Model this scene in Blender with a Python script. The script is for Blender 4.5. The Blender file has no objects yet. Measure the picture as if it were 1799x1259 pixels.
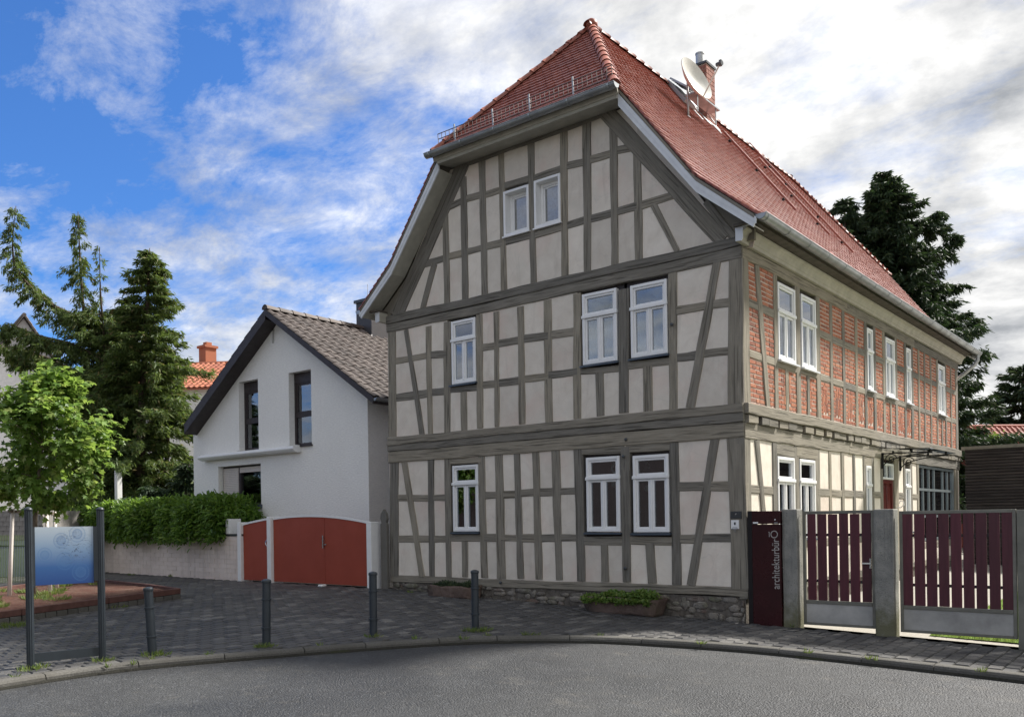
import bpy, math, random
import numpy as np
from mathutils import Matrix, Vector
random.seed(7)
rng = np.random.default_rng(7)
sc = bpy.context.scene
COL = sc.collection

# ------------------------------------------------------------------ camera
F, PCY, ROLL, YAW = 1546.1, 914.13, -.0154, .6797
CAM = np.array([5.6536, -12.6534, 1.6])
fw = np.array([-math.sin(YAW), math.cos(YAW), 0.])
rt = np.array([math.cos(YAW), math.sin(YAW), 0.])
up = np.array([0, 0, 1.])
r2 = rt*math.cos(ROLL) + up*math.sin(ROLL)
u2 = -rt*math.sin(ROLL) + up*math.cos(ROLL)
cd = bpy.data.cameras.new('camera')
cam = bpy.data.objects.new('camera', cd)
COL.objects.link(cam)
cd.sensor_width = 36
cd.lens = F/1799*36
cd.shift_y = (PCY-629.5)/1799
cd.clip_end = 3000
M3 = Matrix((r2, u2, -fw)).transposed()
cam.matrix_world = Matrix.Translation(CAM) @ M3.to_4x4()
sc.camera = cam

# ------------------------------------------------------------------ light
SUN_EL, SUN_AZ = math.radians(46), math.radians(25)      # azimuth from +y towards +x
sdir = Vector((math.sin(SUN_AZ)*math.cos(SUN_EL), math.cos(SUN_AZ)*math.cos(SUN_EL), math.sin(SUN_EL)))
sl = bpy.data.lights.new('sun', 'SUN')
sl.energy = 2.7
sl.angle = math.radians(7)
sl.color = (1, .955, .89)
so = bpy.data.objects.new('sun', sl)
COL.objects.link(so)
so.rotation_euler = sdir.to_track_quat('Z', 'Y').to_euler()
sc.view_settings.view_transform = 'Standard'
sc.view_settings.look = 'None'
sc.view_settings.gamma = 1
sc.view_settings.use_curve_mapping = False
sc.view_settings.exposure = 1.74
sc.cycles.max_bounces = 8
sc.cycles.transparent_max_bounces = 12


class NT:
    """tiny node helper"""
    def __init__(s, tree):
        s.t = tree
        s.n = tree.nodes
        s.l = tree.links
        s.n.clear()

    def new(s, typ, **kw):
        nd = s.n.new(typ)
        for k, v in kw.items():
            setattr(nd, k, v)
        return nd

    def put(s, sock, v):
        if v is None:
            return
        if hasattr(v, 'is_output'):
            s.l.new(v, sock)
        elif isinstance(v, (tuple, list)) and len(v) == 3 and len(sock.default_value) == 4:
            sock.default_value = (*v, 1)
        else:
            sock.default_value = v

    def coord(s, out='Object'):
        return s.new('ShaderNodeTexCoord').outputs[out]

    def map(s, vec, scale=(1, 1, 1), loc=(0, 0, 0), rot=(0, 0, 0)):
        m = s.new('ShaderNodeMapping')
        s.put(m.inputs[0], vec)
        s.put(m.inputs[1], loc)
        s.put(m.inputs[2], rot)
        s.put(m.inputs[3], scale)
        return m.outputs[0]

    def noise(s, vec, scale=5, detail=4, rough=.55, dist=0):
        m = s.new('ShaderNodeTexNoise')
        s.put(m.inputs['Vector'], vec)
        s.put(m.inputs['Scale'], scale)
        s.put(m.inputs['Detail'], detail)
        s.put(m.inputs['Roughness'], rough)
        s.put(m.inputs['Distortion'], dist)
        return m.outputs[0]

    def voro(s, vec, scale=5, feature='F1', out=0, rnd=1):
        m = s.new('ShaderNodeTexVoronoi', feature=feature)
        s.put(m.inputs['Vector'], vec)
        s.put(m.inputs['Scale'], scale)
        s.put(m.inputs['Randomness'], rnd)
        return m.outputs[out]

    def ramp(s, fac, stops, interp='LINEAR'):
        m = s.new('ShaderNodeValToRGB')
        m.color_ramp.interpolation = interp
        e = m.color_ramp.elements
        while len(e) < len(stops):
            e.new(.5)
        for k, (p, c) in enumerate(stops):
            e[k].position = p
            if not isinstance(c, (tuple, list)):
                c = (c, c, c)
            e[k].color = (*c[:3], 1)
        s.put(m.inputs[0], fac)
        return m.outputs[0]

    def mix(s, fac, a, b, mode='MIX'):
        m = s.new('ShaderNodeMix', data_type='RGBA', blend_type=mode)
        s.put(m.inputs[0], fac)
        s.put(m.inputs[6], a)
        s.put(m.inputs[7], b)
        return m.outputs[2]

    def math(s, op, a, b=None, c=None, clamp=False):
        m = s.new('ShaderNodeMath', operation=op, use_clamp=clamp)
        s.put(m.inputs[0], a)
        s.put(m.inputs[1], b)
        s.put(m.inputs[2], c)
        return m.outputs[0]

    def vmath(s, op, a, b=None):
        m = s.new('ShaderNodeVectorMath', operation=op)
        s.put(m.inputs[0], a)
        if b is not None:
            s.put(m.inputs[1], b)
        return m

    def rand(s):
        """one random number per object and per loose piece"""
        a = s.new('ShaderNodeObjectInfo').outputs['Random']
        b = s.new('ShaderNodeNewGeometry').outputs['Random Per Island']
        return s.math('FRACT', s.math('ADD', a, b))

    def bump(s, h, strength=.3, dist=.02):
        m = s.new('ShaderNodeBump')
        s.put(m.inputs['Strength'], strength)
        s.put(m.inputs['Distance'], dist)
        s.put(m.inputs['Height'], h)
        return m.outputs[0]

    def bsdf(s, col, rough=.7, normal=None, metal=0, spec=.5, **kw):
        p = s.new('ShaderNodeBsdfPrincipled')
        s.put(p.inputs['Base Color'], col)
        s.put(p.inputs['Roughness'], rough)
        s.put(p.inputs['Metallic'], metal)
        s.put(p.inputs['Specular IOR Level'], spec)
        if normal is not None:
            s.put(p.inputs['Normal'], normal)
        for k, v in kw.items():
            s.put(p.inputs[k], v)
        return p.outputs[0]

    def out(s, sh):
        o = s.new('ShaderNodeOutputMaterial')
        s.l.new(sh, o.inputs[0])


# world: daylight sky with a layer of broken cloud
w = bpy.data.worlds.new('World')
sc.world = w
w.use_nodes = True
t = NT(w.node_tree)
sky = t.new('ShaderNodeTexSky', sky_type='NISHITA')
sky.sun_disc = False
sky.sun_elevation = SUN_EL
sky.sun_rotation = SUN_AZ
sky.air_density = 1.0
sky.dust_density = .6
sky.ozone_density = 2.2
d = t.coord('Generated')
xyz = t.new('ShaderNodeSeparateXYZ')
t.l.new(d, xyz.inputs[0])
zz = t.math('ADD', t.math('MAXIMUM', xyz.outputs[2], 0.0), .22)
cmb = t.new('ShaderNodeCombineXYZ')
t.l.new(t.math('DIVIDE', xyz.outputs[0], zz), cmb.inputs[0])
t.l.new(t.math('DIVIDE', xyz.outputs[1], zz), cmb.inputs[1])
uv = t.map(cmb.outputs[0], scale=(1, 1.0, 1), rot=(0, 0, -.3))
uvs = t.map(cmb.outputs[0], scale=(1.0, 1.5, 1), rot=(0, 0, .5), loc=(1.3, 4.2, 0))
CLOUD = (4.5341, 19.2459, 0.1263)
n1 = t.noise(t.map(uv, loc=CLOUD), 1.15, 8, .56, .12)      # big masses
n2 = t.noise(uvs, 4.2, 12, .68, .25)                                # wisps
n3 = t.noise(t.map(uv, loc=(9, 1, .5)), 3.1, 10, .60, .1)            # shading
side = t.vmath('DOT_PRODUCT', d, (rt[0], rt[1], 0)).outputs['Value']
cov = t.math('ADD', t.math('MULTIPLY', n1, .62), t.math('MULTIPLY', n2, .5))
lf = fw*.80-rt*.60                                                  # the clear part of the sky lies this way
clear = t.vmath('DOT_PRODUCT', d, (lf[0], lf[1], 0)).outputs['Value']
right_ = t.math('MULTIPLY', t.ramp(t.math('MULTIPLY_ADD', side, .5, .5), [(.30, 0), (.50, .22), (.62, 1)]), .23)
rest_ = t.math('MULTIPLY', t.ramp(t.math('MULTIPLY_ADD', clear, .5, .5), [(.55, 1), (.78, 0)]), .125)  # cloud beyond the clear part, mostly out of view, raised as fill light
cov = t.math('ADD', cov, t.math('MAXIMUM', right_, rest_))
cov = t.math('ADD', cov, t.ramp(xyz.outputs[2], [(0.0, .13), (.20, .06), (.34, 0), (.56, 0), (.78, .11)]))  # thicker cloud near the horizon; overhead, out of view, added as fill light
mask = t.ramp(cov, [(.535, 0), (.60, .28), (.69, .75), (.80, 1)])
shade = t.math('ADD', n3, t.math('MULTIPLY', n2, .25))
ccol = t.ramp(shade, [(.45, (1.25, 1.31, 1.40)), (.55, (1.95, 1.99, 2.05)), (.66, (2.75, 2.75, 2.74)), (.78, (3.7, 3.68, 3.62))])
blue = t.mix(1.0, sky.outputs[0], (.18, .33, .54), 'MULTIPLY')
colr = t.mix(mask, blue, ccol)
bg = t.new('ShaderNodeBackground')
t.l.new(colr, bg.inputs[0])
bg.inputs[1].default_value = .10
wo = t.new('ShaderNodeOutputWorld')
t.l.new(bg.outputs[0], wo.inputs[0])


# ------------------------------------------------------------------ photo pixel -> place
def ray(x, y):
    return fw + r2*((x-899.5)/F) - u2*((y-PCY)/F)

def on_y(x, y, Y=0.):
    dd = ray(x, y)
    return CAM + dd*((Y-CAM[1])/dd[1])

def on_x(x, y, X=0.):
    dd = ray(x, y)
    return CAM + dd*((X-CAM[0])/dd[0])

def on_z(x, y, Z):
    dd = ray(x, y)
    return CAM + dd*((Z-CAM[2])/dd[2])

def at_depth(x, y, D):
    return CAM + ray(x, y)*D

def depth(P):
    return float((np.array(P)-CAM) @ fw)

def gz(x, y):
    """height of the pavement: it rises gently to the left"""
    return float(min(max(-.0295*x + .018*y, -.20), .24))

def ground(x, y, dz=0):
    Z = 0
    for _ in range(60):
        P = on_z(x, y, Z+dz)
        Z = .5*Z + .5*gz(P[0], P[1])
    return P

ZF = {'3': (640, 280, .25570), '4': (980, 280, .25570), '5': (660, 500, .25570), '6': (980, 500, .25570),
      '7': (660, 760, .25570), '8': (980, 790, .25570), 'A': (760, 180, .19062), 'B': (1000, 180, .23512),
      'C': (670, 400, .19853), 'D': (840, 380, .19853), 'E': (1060, 380, .19853),
      'R1': (1290, 330, .25514), 'R2': (1290, 620, .25514), 'R3': (1290, 440, .23838),
      'W': (300, 500, .2557), 'V': (300, 780, .2557), 'S': (0, 860, .28590), 'P': (0, 0, 1)}

def zp(z, x, y):
    a = ZF[z]
    return a[0]+x*a[2], a[1]+y*a[2]


# ------------------------------------------------------------------ object helpers
WMX = {}

def wm(o):
    return WMX.get(o.name, Matrix.Identity(4)) if o else Matrix.Identity(4)

def link(o, parent=None, mw=None, world=True):
    """mw: matrix in world space when world, else relative to the parent"""
    COL.objects.link(o)
    mw = mw or Matrix.Identity(4)
    if parent:
        o.parent = parent
        if world:
            o.matrix_basis = wm(parent).inverted() @ mw
            WMX[o.name] = mw
        else:
            o.matrix_basis = mw
            WMX[o.name] = wm(parent) @ mw
    else:
        o.matrix_basis = mw
        WMX[o.name] = mw
    return o

def tag(o, label=None, cat=None, group=None, kind=None):
    for k, v in (('label', label), ('category', cat), ('group', group), ('kind', kind)):
        if v:
            o[k] = v
    return o

def thing(name, loc, label, cat, group=None, mw=None):
    o = bpy.data.objects.new(name, None)
    o.empty_display_size = .2
    link(o, None, mw or Matrix.Translation(Vector([float(c) for c in loc])))
    return tag(o, label, cat, group)

def obj(name, me, parent=None, mw=None, world=True, m=None):
    o = bpy.data.objects.new(name, me)
    if m:
        if not me.materials:
            me.materials.append(m)
    return link(o, parent, mw, world)


class MB:
    """collects polygons of one mesh"""
    def __init__(s):
        s.v, s.f, s.uv, s.sm = [], [], [], False

    def add(s, vs, fs, uvs=None):
        b = len(s.v)
        s.v += [tuple(float(c) for c in p) for p in vs]
        s.f += [tuple(b+i for i in f) for f in fs]
        if uvs is not None:
            s.uv += uvs
        return s

    def box(s, x0, x1, y0, y1, z0, z1, m=None):
        vs = [(x, y, z) for x in (x0, x1) for y in (y0, y1) for z in (z0, z1)]
        if m is not None:
            vs = [m @ Vector(p) for p in vs]
        return s.add(vs, [(0, 1, 3, 2), (4, 6, 7, 5), (0, 4, 5, 1), (2, 3, 7, 6), (0, 2, 6, 4), (1, 5, 7, 3)])

    def bar(s, p, q, w, h=None, upv=(0, 0, 1)):
        """box-section bar from p to q"""
        p, q = Vector(p), Vector(q)
        h = h or w
        dd = (q-p).normalized()
        a = dd.cross(Vector(upv))
        if a.length < 1e-4:
            a = dd.cross(Vector((1, 0, 0)))
        a.normalize()
        b = a.cross(dd)
        vs = [c + a*(i*w/2) + b*(j*h/2) for c in (p, q) for i, j in ((-1, -1), (1, -1), (1, 1), (-1, 1))]
        return s.add(vs, [(3, 2, 1, 0), (4, 5, 6, 7), (0, 1, 5, 4), (1, 2, 6, 5), (2, 3, 7, 6), (3, 0, 4, 7)])

    def tube(s, path, r, n=8, caps=True):
        path = [Vector([float(c) for c in p]) for p in path]
        rs = r if isinstance(r, (list, tuple)) else [r]*len(path)
        b = len(s.v)
        prev = None
        for k, p in enumerate(path):
            dd = (path[min(k+1, len(path)-1)] - path[max(k-1, 0)])
            dd = dd.normalized() if dd.length > 1e-9 else Vector((0, 0, 1))
            a = prev - dd*prev.dot(dd) if prev is not None else dd.cross(Vector((.31, .17, .93)) if abs(dd.z) < .9 else Vector((1, 0, 0)))
            a.normalize()
            prev = a
            c = dd.cross(a)
            for i in range(n):
                an = 2*math.pi*i/n
                s.v.append(tuple(p + (a*math.cos(an)+c*math.sin(an))*rs[k]))
        for k in range(len(path)-1):
            for i in range(n):
                j = (i+1) % n
                s.f.append((b+k*n+i, b+k*n+j, b+(k+1)*n+j, b+(k+1)*n+i))
        if caps:
            s.f.append(tuple(b+i for i in reversed(range(n))))
            s.f.append(tuple(b+(len(path)-1)*n+i for i in range(n)))
        return s

    def lathe(s, prof, n=16, m=None):
        """prof: list of (r, z)"""
        b = len(s.v)
        for r, z in prof:
            for i in range(n):
                an = 2*math.pi*i/n
                p = Vector((r*math.cos(an), r*math.sin(an), z))
                s.v.append(tuple(m @ p if m is not None else p))
        for k in range(len(prof)-1):
            for i in range(n):
                j = (i+1) % n
                s.f.append((b+k*n+i, b+k*n+j, b+(k+1)*n+j, b+(k+1)*n+i))
        s.f.append(tuple(b+i for i in reversed(range(n))))
        s.f.append(tuple(b+(len(prof)-1)*n+i for i in range(n)))
        return s

    def prism(s, poly, off):
        """polygon (3-D points) swept by the vector off"""
        n = len(poly)
        off = Vector(off)
        vs = [Vector([float(c) for c in p]) for p in poly]
        vs = vs + [p+off for p in vs]
        fs = [tuple(reversed(range(n))), tuple(range(n, 2*n))] + [(i, (i+1) % n, n+(i+1) % n, n+i) for i in range(n)]
        return s.add(vs, fs)

    def mesh(s, name, m=None, smooth=False):
        me = bpy.data.meshes.new(name)
        me.from_pydata(s.v, [], s.f)
        if s.uv:
            ul = me.uv_layers.new(name='UVMap')
            for i, c in enumerate(s.uv):
                ul.data[i].uv = c
        if m:
            me.materials.append(m)
        if smooth:
            me.polygons.foreach_set('use_smooth', [True]*len(me.polygons))
        me.update()
        return me

    def build(s, name, m, parent=None, smooth=False, mw=None, world=True, fix=True):
        me = s.mesh(name, m, smooth)
        if fix:
            fixn(me)
        return obj(name, me, parent, mw, world)


def fixn(me):
    import bmesh
    bm = bmesh.new()
    bm.from_mesh(me)
    bmesh.ops.recalc_face_normals(bm, faces=bm.faces)
    bm.to_mesh(me)
    bm.free()

def smooth_by_angle(o, ang=40):
    me = o.data
    me.polygons.foreach_set('use_smooth', [True]*len(me.polygons))
    me.set_sharp_from_angle(angle=math.radians(ang))
    return o

def bevel(o, w=.01, seg=1):
    m = o.modifiers.new('bevel', 'BEVEL')
    m.width = w
    m.segments = seg
    m.limit_method = 'ANGLE'
    m.angle_limit = math.radians(40)
    return o

def np_mesh(name, V, Fc, mat, smooth=False):
    """V (n,3), Fc (m,k) of constant size k"""
    me = bpy.data.meshes.new(name)
    n, (mf, k) = len(V), Fc.shape
    me.vertices.add(n)
    me.vertices.foreach_set('co', np.asarray(V, dtype=np.float32).ravel())
    me.loops.add(mf*k)
    me.loops.foreach_set('vertex_index', np.asarray(Fc, dtype=np.int32).ravel())
    me.polygons.add(mf)
    me.polygons.foreach_set('loop_start', np.arange(0, mf*k, k, dtype=np.int32))
    me.polygons.foreach_set('loop_total', np.full(mf, k, dtype=np.int32))
    if smooth:
        me.polygons.foreach_set('use_smooth', np.ones(mf, dtype=bool))
    me.update(calc_edges=True)
    me.validate()
    me.materials.append(mat)
    return me

# ------------------------------------------------------------------ materials
MT = {}

def material(name):
    def deco(fn):
        m = bpy.data.materials.new(name)
        m.use_nodes = True
        n = NT(m.node_tree)
        n.out(fn(n))
        MT[name] = m
        return fn
    return deco

def plain(name, col, rough=.5, metal=0, var=.12, bump=.0, scale=6, spec=.5):
    m = bpy.data.materials.new(name)
    m.use_nodes = True
    n = NT(m.node_tree)
    c = n.coord()
    ns = n.noise(c, scale, 5, .6)
    k = n.ramp(ns, [(.3, 1-var), (.7, 1+var)])
    colr = n.mix(1, col, k, 'MULTIPLY')
    nb = n.bump(n.noise(c, scale*9, 4), bump, .01) if bump else None
    n.out(n.bsdf(colr, n.ramp(ns, [(.3, min(1, rough*1.12)), (.7, rough*.9)]), nb, metal, spec))
    MT[name] = m
    return m

def wood_fn(base, dark, light, rough=.85, cracks=.5):
    def fn(n):
        uvc = n.coord('UV')
        r = n.rand()
        off = n.new('ShaderNodeCombineXYZ')
        n.l.new(n.math('MULTIPLY', r, 37.), off.inputs[0])
        n.l.new(n.math('MULTIPLY', r, 91.), off.inputs[1])
        v = n.vmath('ADD', uvc, off.outputs[0]).outputs[0]
        g = n.noise(n.map(v, (2.2, 42, 1)), 1, 6, .62, .35)
        g2 = n.noise(n.map(v, (1.3, 9, 1)), 1, 4, .6, .6)
        cr = n.noise(n.map(v, (1.1, 34, 1)), 1, 3, .5, .5)
        crack = n.ramp(cr, [(.57, 0), (.63, 1)])
        col = n.ramp(g, [(.25, dark), (.5, base), (.78, light)])
        col = n.mix(n.ramp(g2, [(.35, 0), (.7, .5)]), col, light)
        st = n.noise(n.coord(), 1.7, 5, .6)
        col = n.mix(n.ramp(st, [(.42, 0), (.72, .45)]), col, tuple(c*.72 for c in base))
        col = n.mix(n.math('MULTIPLY', crack, cracks), col, tuple(c*.3 for c in dark))
        tint = n.ramp(r, [(0, (.70, .71, .73)), (.5, (.98, .97, .95)), (1, (1.22, 1.18, 1.10))])
        col = n.mix(1, col, tint, 'MULTIPLY')
        h = n.math('SUBTRACT', n.math('MULTIPLY', g, .5), n.math('MULTIPLY', crack, 1.2))
        return n.bsdf(col, rough, n.bump(h, .55, .012), spec=.25)
    return fn

material('timber')(wood_fn((.222, .203, .168), (.118, .108, .088), (.315, .292, .248)))
material('stake_wood')(wood_fn((.30, .24, .17), (.18, .14, .09), (.42, .35, .26), cracks=.3))
material('grey_post')(wood_fn((.115, .112, .105), (.065, .065, .062), (.18, .175, .165)))
material('slat_wood')(wood_fn((.055, .047, .045), (.03, .026, .026), (.09, .08, .075)))

@material('maroon_board')
def _(n):
    r = n.rand()
    c = n.coord()
    g = n.noise(n.map(c, (9, 9, .8)), 3, 5, .6)
    col = n.mix(n.ramp(g, [(.3, 0), (.7, 1)]), (.060, .010, .017), (.095, .018, .028))
    col = n.mix(1, col, n.ramp(r, [(0, .8), (1, 1.2)]), 'MULTIPLY')
    return n.bsdf(col, .45, n.bump(g, .15, .01))

@material('plaster')
def _(n):
    c = n.coord()
    r = n.rand()
    big = n.noise(c, .9, 5, .6, .4)
    mid = n.noise(c, 3.2, 6, .65, .5)
    col = n.mix(n.ramp(mid, [(.32, 0), (.68, 1)]), (.645, .58, .495), (.75, .69, .60))
    col = n.mix(n.ramp(big, [(.50, 0), (.70, .55)]), col, (.70, .54, .46))
    col = n.mix(n.ramp(n.noise(n.map(c, loc=(7, 3, 1)), 1.7, 6, .6), [(.56, 0), (.74, .5)]), col, (.60, .57, .49))
    col = n.mix(1, col, n.ramp(r, [(0, .88), (1, 1.08)]), 'MULTIPLY')
    stn = n.noise(n.map(c, (5, 5, .9), loc=(3, 1, 4)), 1, 6, .65, .4)
    col = n.mix(n.ramp(stn, [(.55, 0), (.78, .42)]), col, (.42, .37, .31))
    ed = n.voro(n.vmath('ADD', c, n.map(n.noise(c, 3, 3), (.3, .3, .3))).outputs[0], 1.1, 'DISTANCE_TO_EDGE')
    col = n.mix(n.ramp(ed, [(.0, .20), (.005, 0)]), col, (.34, .31, .28))
    b = n.noise(c, 28, 6, .7)
    b2 = n.noise(c, 5, 3, .5)
    return n.bsdf(col, .92, n.bump(n.math('ADD', b, n.math('MULTIPLY', b2, 1.5)), .28, .012), spec=.2)

@material('brick_old')
def _(n):
    c = n.coord()
    r = n.rand()
    col = n.ramp(r, [(0, (.24, .095, .066)), (.2, (.38, .145, .088)), (.45, (.45, .185, .11)), (.62, (.34, .125, .082)),
                     (.8, (.48, .215, .13)), (.93, (.22, .11, .085)), (1, (.42, .21, .14))])
    off = n.vmath('ADD', c, n.map(n.coord('Object'), (0, 0, 0))).outputs[0]
    g = n.noise(n.new('ShaderNodeNewGeometry').outputs['Position'], 30, 5, .65)
    col = n.mix(n.ramp(g, [(.52, 0), (.76, .35)]), col, (.50, .36, .28))
    col = n.mix(n.ramp(g, [(.26, .5), (.42, 0)]), col, (.09, .04, .03))
    return n.bsdf(col, .9, n.bump(g, .5, .01), spec=.2)

@material('mortar')
def _(n):
    c = n.coord()
    g = n.noise(c, 22, 5, .65)
    col = n.mix(n.ramp(g, [(.3, 0), (.7, 1)]), (.46, .385, .33), (.62, .54, .47))
    return n.bsdf(col, .95, n.bump(g, .5, .012), spec=.15)

@material('rubble')
def _(n):
    c = n.new('ShaderNodeNewGeometry').outputs['Position']
    r = n.rand()
    col = n.ramp(r, [(0, (.16, .145, .125)), (.3, (.24, .215, .18)), (.5, (.17, .12, .10)), (.7, (.28, .255, .22)), (1, (.13, .115, .10))])
    g = n.noise(c, 9, 6, .7, .5)
    g2 = n.noise(c, 34, 5, .7)
    col = n.mix(n.ramp(g, [(.46, 0), (.66, .7)]), col, (.34, .32, .28))
    col = n.mix(n.ramp(g2, [(.5, 0), (.72, .6)]), col, (.055, .05, .043))
    ms = n.noise(n.map(c, loc=(2.3, 0, 0)), 1.9, 4, .6)
    col = n.mix(n.ramp(ms, [(.55, 0), (.72, .5)]), col, (.10, .115, .035))
    return n.bsdf(col, .95, n.bump(n.math('ADD', g, g2), .9, .025), spec=.15)

@material('rubble_mortar')
def _(n):
    c = n.coord()
    g = n.noise(c, 18, 6, .7)
    col = n.mix(n.ramp(g, [(.3, 0), (.7, 1)]), (.075, .065, .055), (.19, .17, .145))
    return n.bsdf(col, .97, n.bump(g, .8, .02), spec=.1)

@material('red_sandstone')
def _(n):
    c = n.coord()
    g = n.noise(c, 7, 6, .7, .4)
    g2 = n.noise(c, 40, 5, .7)
    col = n.mix(n.ramp(g, [(.32, 0), (.68, 1)]), (.125, .088, .073), (.21, .155, .13))
    col = n.mix(n.ramp(g2, [(.55, 0), (.75, .5)]), col, (.30, .26, .21))
    col = n.mix(n.ramp(n.noise(c, 3.3, 4), [(.56, 0), (.7, .45)]), col, (.075, .08, .04))
    return n.bsdf(col, .95, n.bump(n.math('ADD', g, g2), .8, .03), spec=.15)

@material('concrete_post')
def _(n):
    c = n.coord()
    g = n.noise(c, 5, 6, .65)
    pit = n.noise(c, 55, 3, .6)
    z = n.new('ShaderNodeSeparateXYZ')
    n.l.new(c, z.inputs[0])
    col = n.mix(n.ramp(g, [(.3, 0), (.7, 1)]), (.19, .19, .175), (.32, .31, .275))
    col = n.mix(n.ramp(pit, [(.60, 0), (.68, .7)]), col, (.05, .05, .05))
    mossz = n.math('ADD', z.outputs[2], n.math('MULTIPLY', g, .9))
    col = n.mix(n.ramp(mossz, [(.50, .75), (.95, 0)]), col, (.125, .12, .052))
    st = n.noise(n.map(c, (14, 14, .7)), 1, 5, .6)
    col = n.mix(n.ramp(st, [(.5, 0), (.72, .5)]), col, (.07, .07, .065))
    return n.bsdf(col, .92, n.bump(n.math('SUBTRACT', g, n.math('MULTIPLY', pit, .6)), .6, .02), spec=.2)

def tile_fn(cols, rough=.6, dirt=.3, dirtc=(.12, .10, .09)):
    def fn(n):
        r = n.rand()
        c = n.new('ShaderNodeNewGeometry').outputs['Position']
        k = len(cols)
        col = n.ramp(r, [(i/(k-1), q) for i, q in enumerate(cols)])
        g = n.noise(c, 2.0, 5, .6)
        g2 = n.noise(c, 26, 4, .6)
        col = n.mix(n.ramp(g, [(.45, 0), (.75, dirt)]), col, dirtc)
        col = n.mix(n.ramp(g2, [(.5, 0), (.8, dirt)]), col, dirtc)
        return n.bsdf(col, rough, n.bump(g2, .2, .01), spec=.4)
    return fn

material('clay_tile')(tile_fn([(.27, .082, .060), (.33, .110, .080), (.25, .074, .058), (.36, .125, .090), (.29, .088, .066)], .36, .22, (.15, .065, .05)))
material('ridge_clay')(tile_fn([(.24, .068, .042), (.30, .095, .06), (.22, .062, .042)], .5, .25, (.13, .07, .05)))
material('concrete_tile')(tile_fn([(.085, .070, .063), (.115, .095, .085), (.095, .078, .070), (.072, .060, .054)], .65, .35, (.06, .052, .045)))
material('orange_tile')(tile_fn([(.33, .105, .055), (.38, .135, .07), (.28, .085, .05)], .8, .2))
material('dark_red_tile')(tile_fn([(.24, .055, .035), (.30, .08, .05), (.19, .05, .035)], .75, .3))
material('orange_brick')(tile_fn([(.36, .12, .055), (.42, .16, .08), (.30, .095, .05)], .85, .2))
material('chimney_brick')(tile_fn([(.23, .085, .06), (.29, .12, .085), (.20, .075, .055)], .85, .25))
material('slate')(tile_fn([(.055, .055, .06), (.08, .08, .085), (.045, .045, .05)], .5, .2, (.10, .09, .08)))

@material('white_render')
def _(n):
    c = n.coord()
    g = n.noise(n.map(c, (13, 13, 42)), 1, 5, .7)
    big = n.noise(c, .8, 5, .6)
    col = n.mix(n.ramp(big, [(.35, 0), (.7, 1)]), (.85, .84, .80), (.90, .89, .85))
    col = n.mix(n.ramp(g, [(.3, .30), (.6, 0)]), col, (.50, .50, .51))
    return n.bsdf(col, .92, n.bump(g, .7, .025), spec=.2)

@material('painted_brick')
def _(n):
    c = n.new('ShaderNodeNewGeometry').outputs['Position']
    r = n.rand()
    g = n.noise(c, 3, 5, .6)
    st = n.noise(n.map(c, (7, 7, .8)), 1, 5, .65)
    col = n.mix(n.ramp(g, [(.3, 0), (.7, 1)]), (.70, .60, .53), (.78, .68, .61))
    col = n.mix(n.ramp(st, [(.52, 0), (.75, .5)]), col, (.36, .31, .27))
    col = n.mix(1, col, n.ramp(r, [(0, .95), (1, 1.03)]), 'MULTIPLY')
    return n.bsdf(col, .9, n.bump(n.noise(c, 60, 4), .3, .006), spec=.2)

@material('asphalt')
def _(n):
    c = n.coord()
    big = n.noise(c, .33, 5, .6, .4)
    mid = n.noise(c, 1.6, 5, .6)
    fine = n.noise(c, 60, 3, .75)
    st = n.voro(c, 48, 'F1', 1)
    sth = n.voro(c, 48, 'F1', 0)
    stone = n.ramp(st, [(.0, .012), (.45, .04), (.75, .13), (.92, .34), (1, .8)])
    col = n.mix(.6, stone, n.ramp(fine, [(.3, .03), (.7, .17)]))
    col = n.mix(1, col, n.ramp(big, [(.3, (.25, .275, .31)), (.6, (.46, .475, .49))]), 'MULTIPLY')
    col = n.mix(1, col, n.ramp(mid, [(.3, .85), (.7, 1.15)]), 'MULTIPLY')
    wob = n.vmath('ADD', c, n.map(n.noise(c, 1.4, 4), (.5, .5, .5))).outputs[0]
    cr = n.ramp(n.voro(wob, .34, 'DISTANCE_TO_EDGE'), [(.0, .75), (.0035, .5), (.006, 0)])
    crm = n.math('MULTIPLY', cr, n.ramp(n.noise(c, .5, 3), [(.46, 0), (.56, 1)]))
    col = n.mix(crm, col, (.018, .018, .018))
    dust = n.ramp(n.noise(n.map(c, loc=(5, 2, 0)), 2.4, 6, .7), [(.56, 0), (.75, .35)])
    col = n.mix(dust, col, (.17, .155, .13))
    h = n.math('ADD', n.math('SUBTRACT', 1., sth), fine)
    return n.bsdf(col, n.ramp(big, [(.35, .42), (.6, .68)]), n.bump(h, 1.0, .012), spec=.5)

@material('paver')
def _(n):
    r = n.rand()
    c = n.new('ShaderNodeNewGeometry').outputs['Position']
    g = n.noise(c, 45, 4, .65)
    big = n.noise(c, .55, 5, .6)
    col = n.ramp(r, [(0, (.036, .036, .038)), (.4, (.070, .069, .068)), (.75, (.054, .052, .051)), (1, (.135, .13, .122))])
    col = n.mix(1, col, n.ramp(g, [(.3, .72), (.7, 1.3)]), 'MULTIPLY')
    col = n.mix(1, col, n.ramp(big, [(.3, .72), (.7, 1.25)]), 'MULTIPLY')
    return n.bsdf(col, n.ramp(big, [(.3, .5), (.7, .72)]), n.bump(g, .5, .006), spec=.4)

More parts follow.
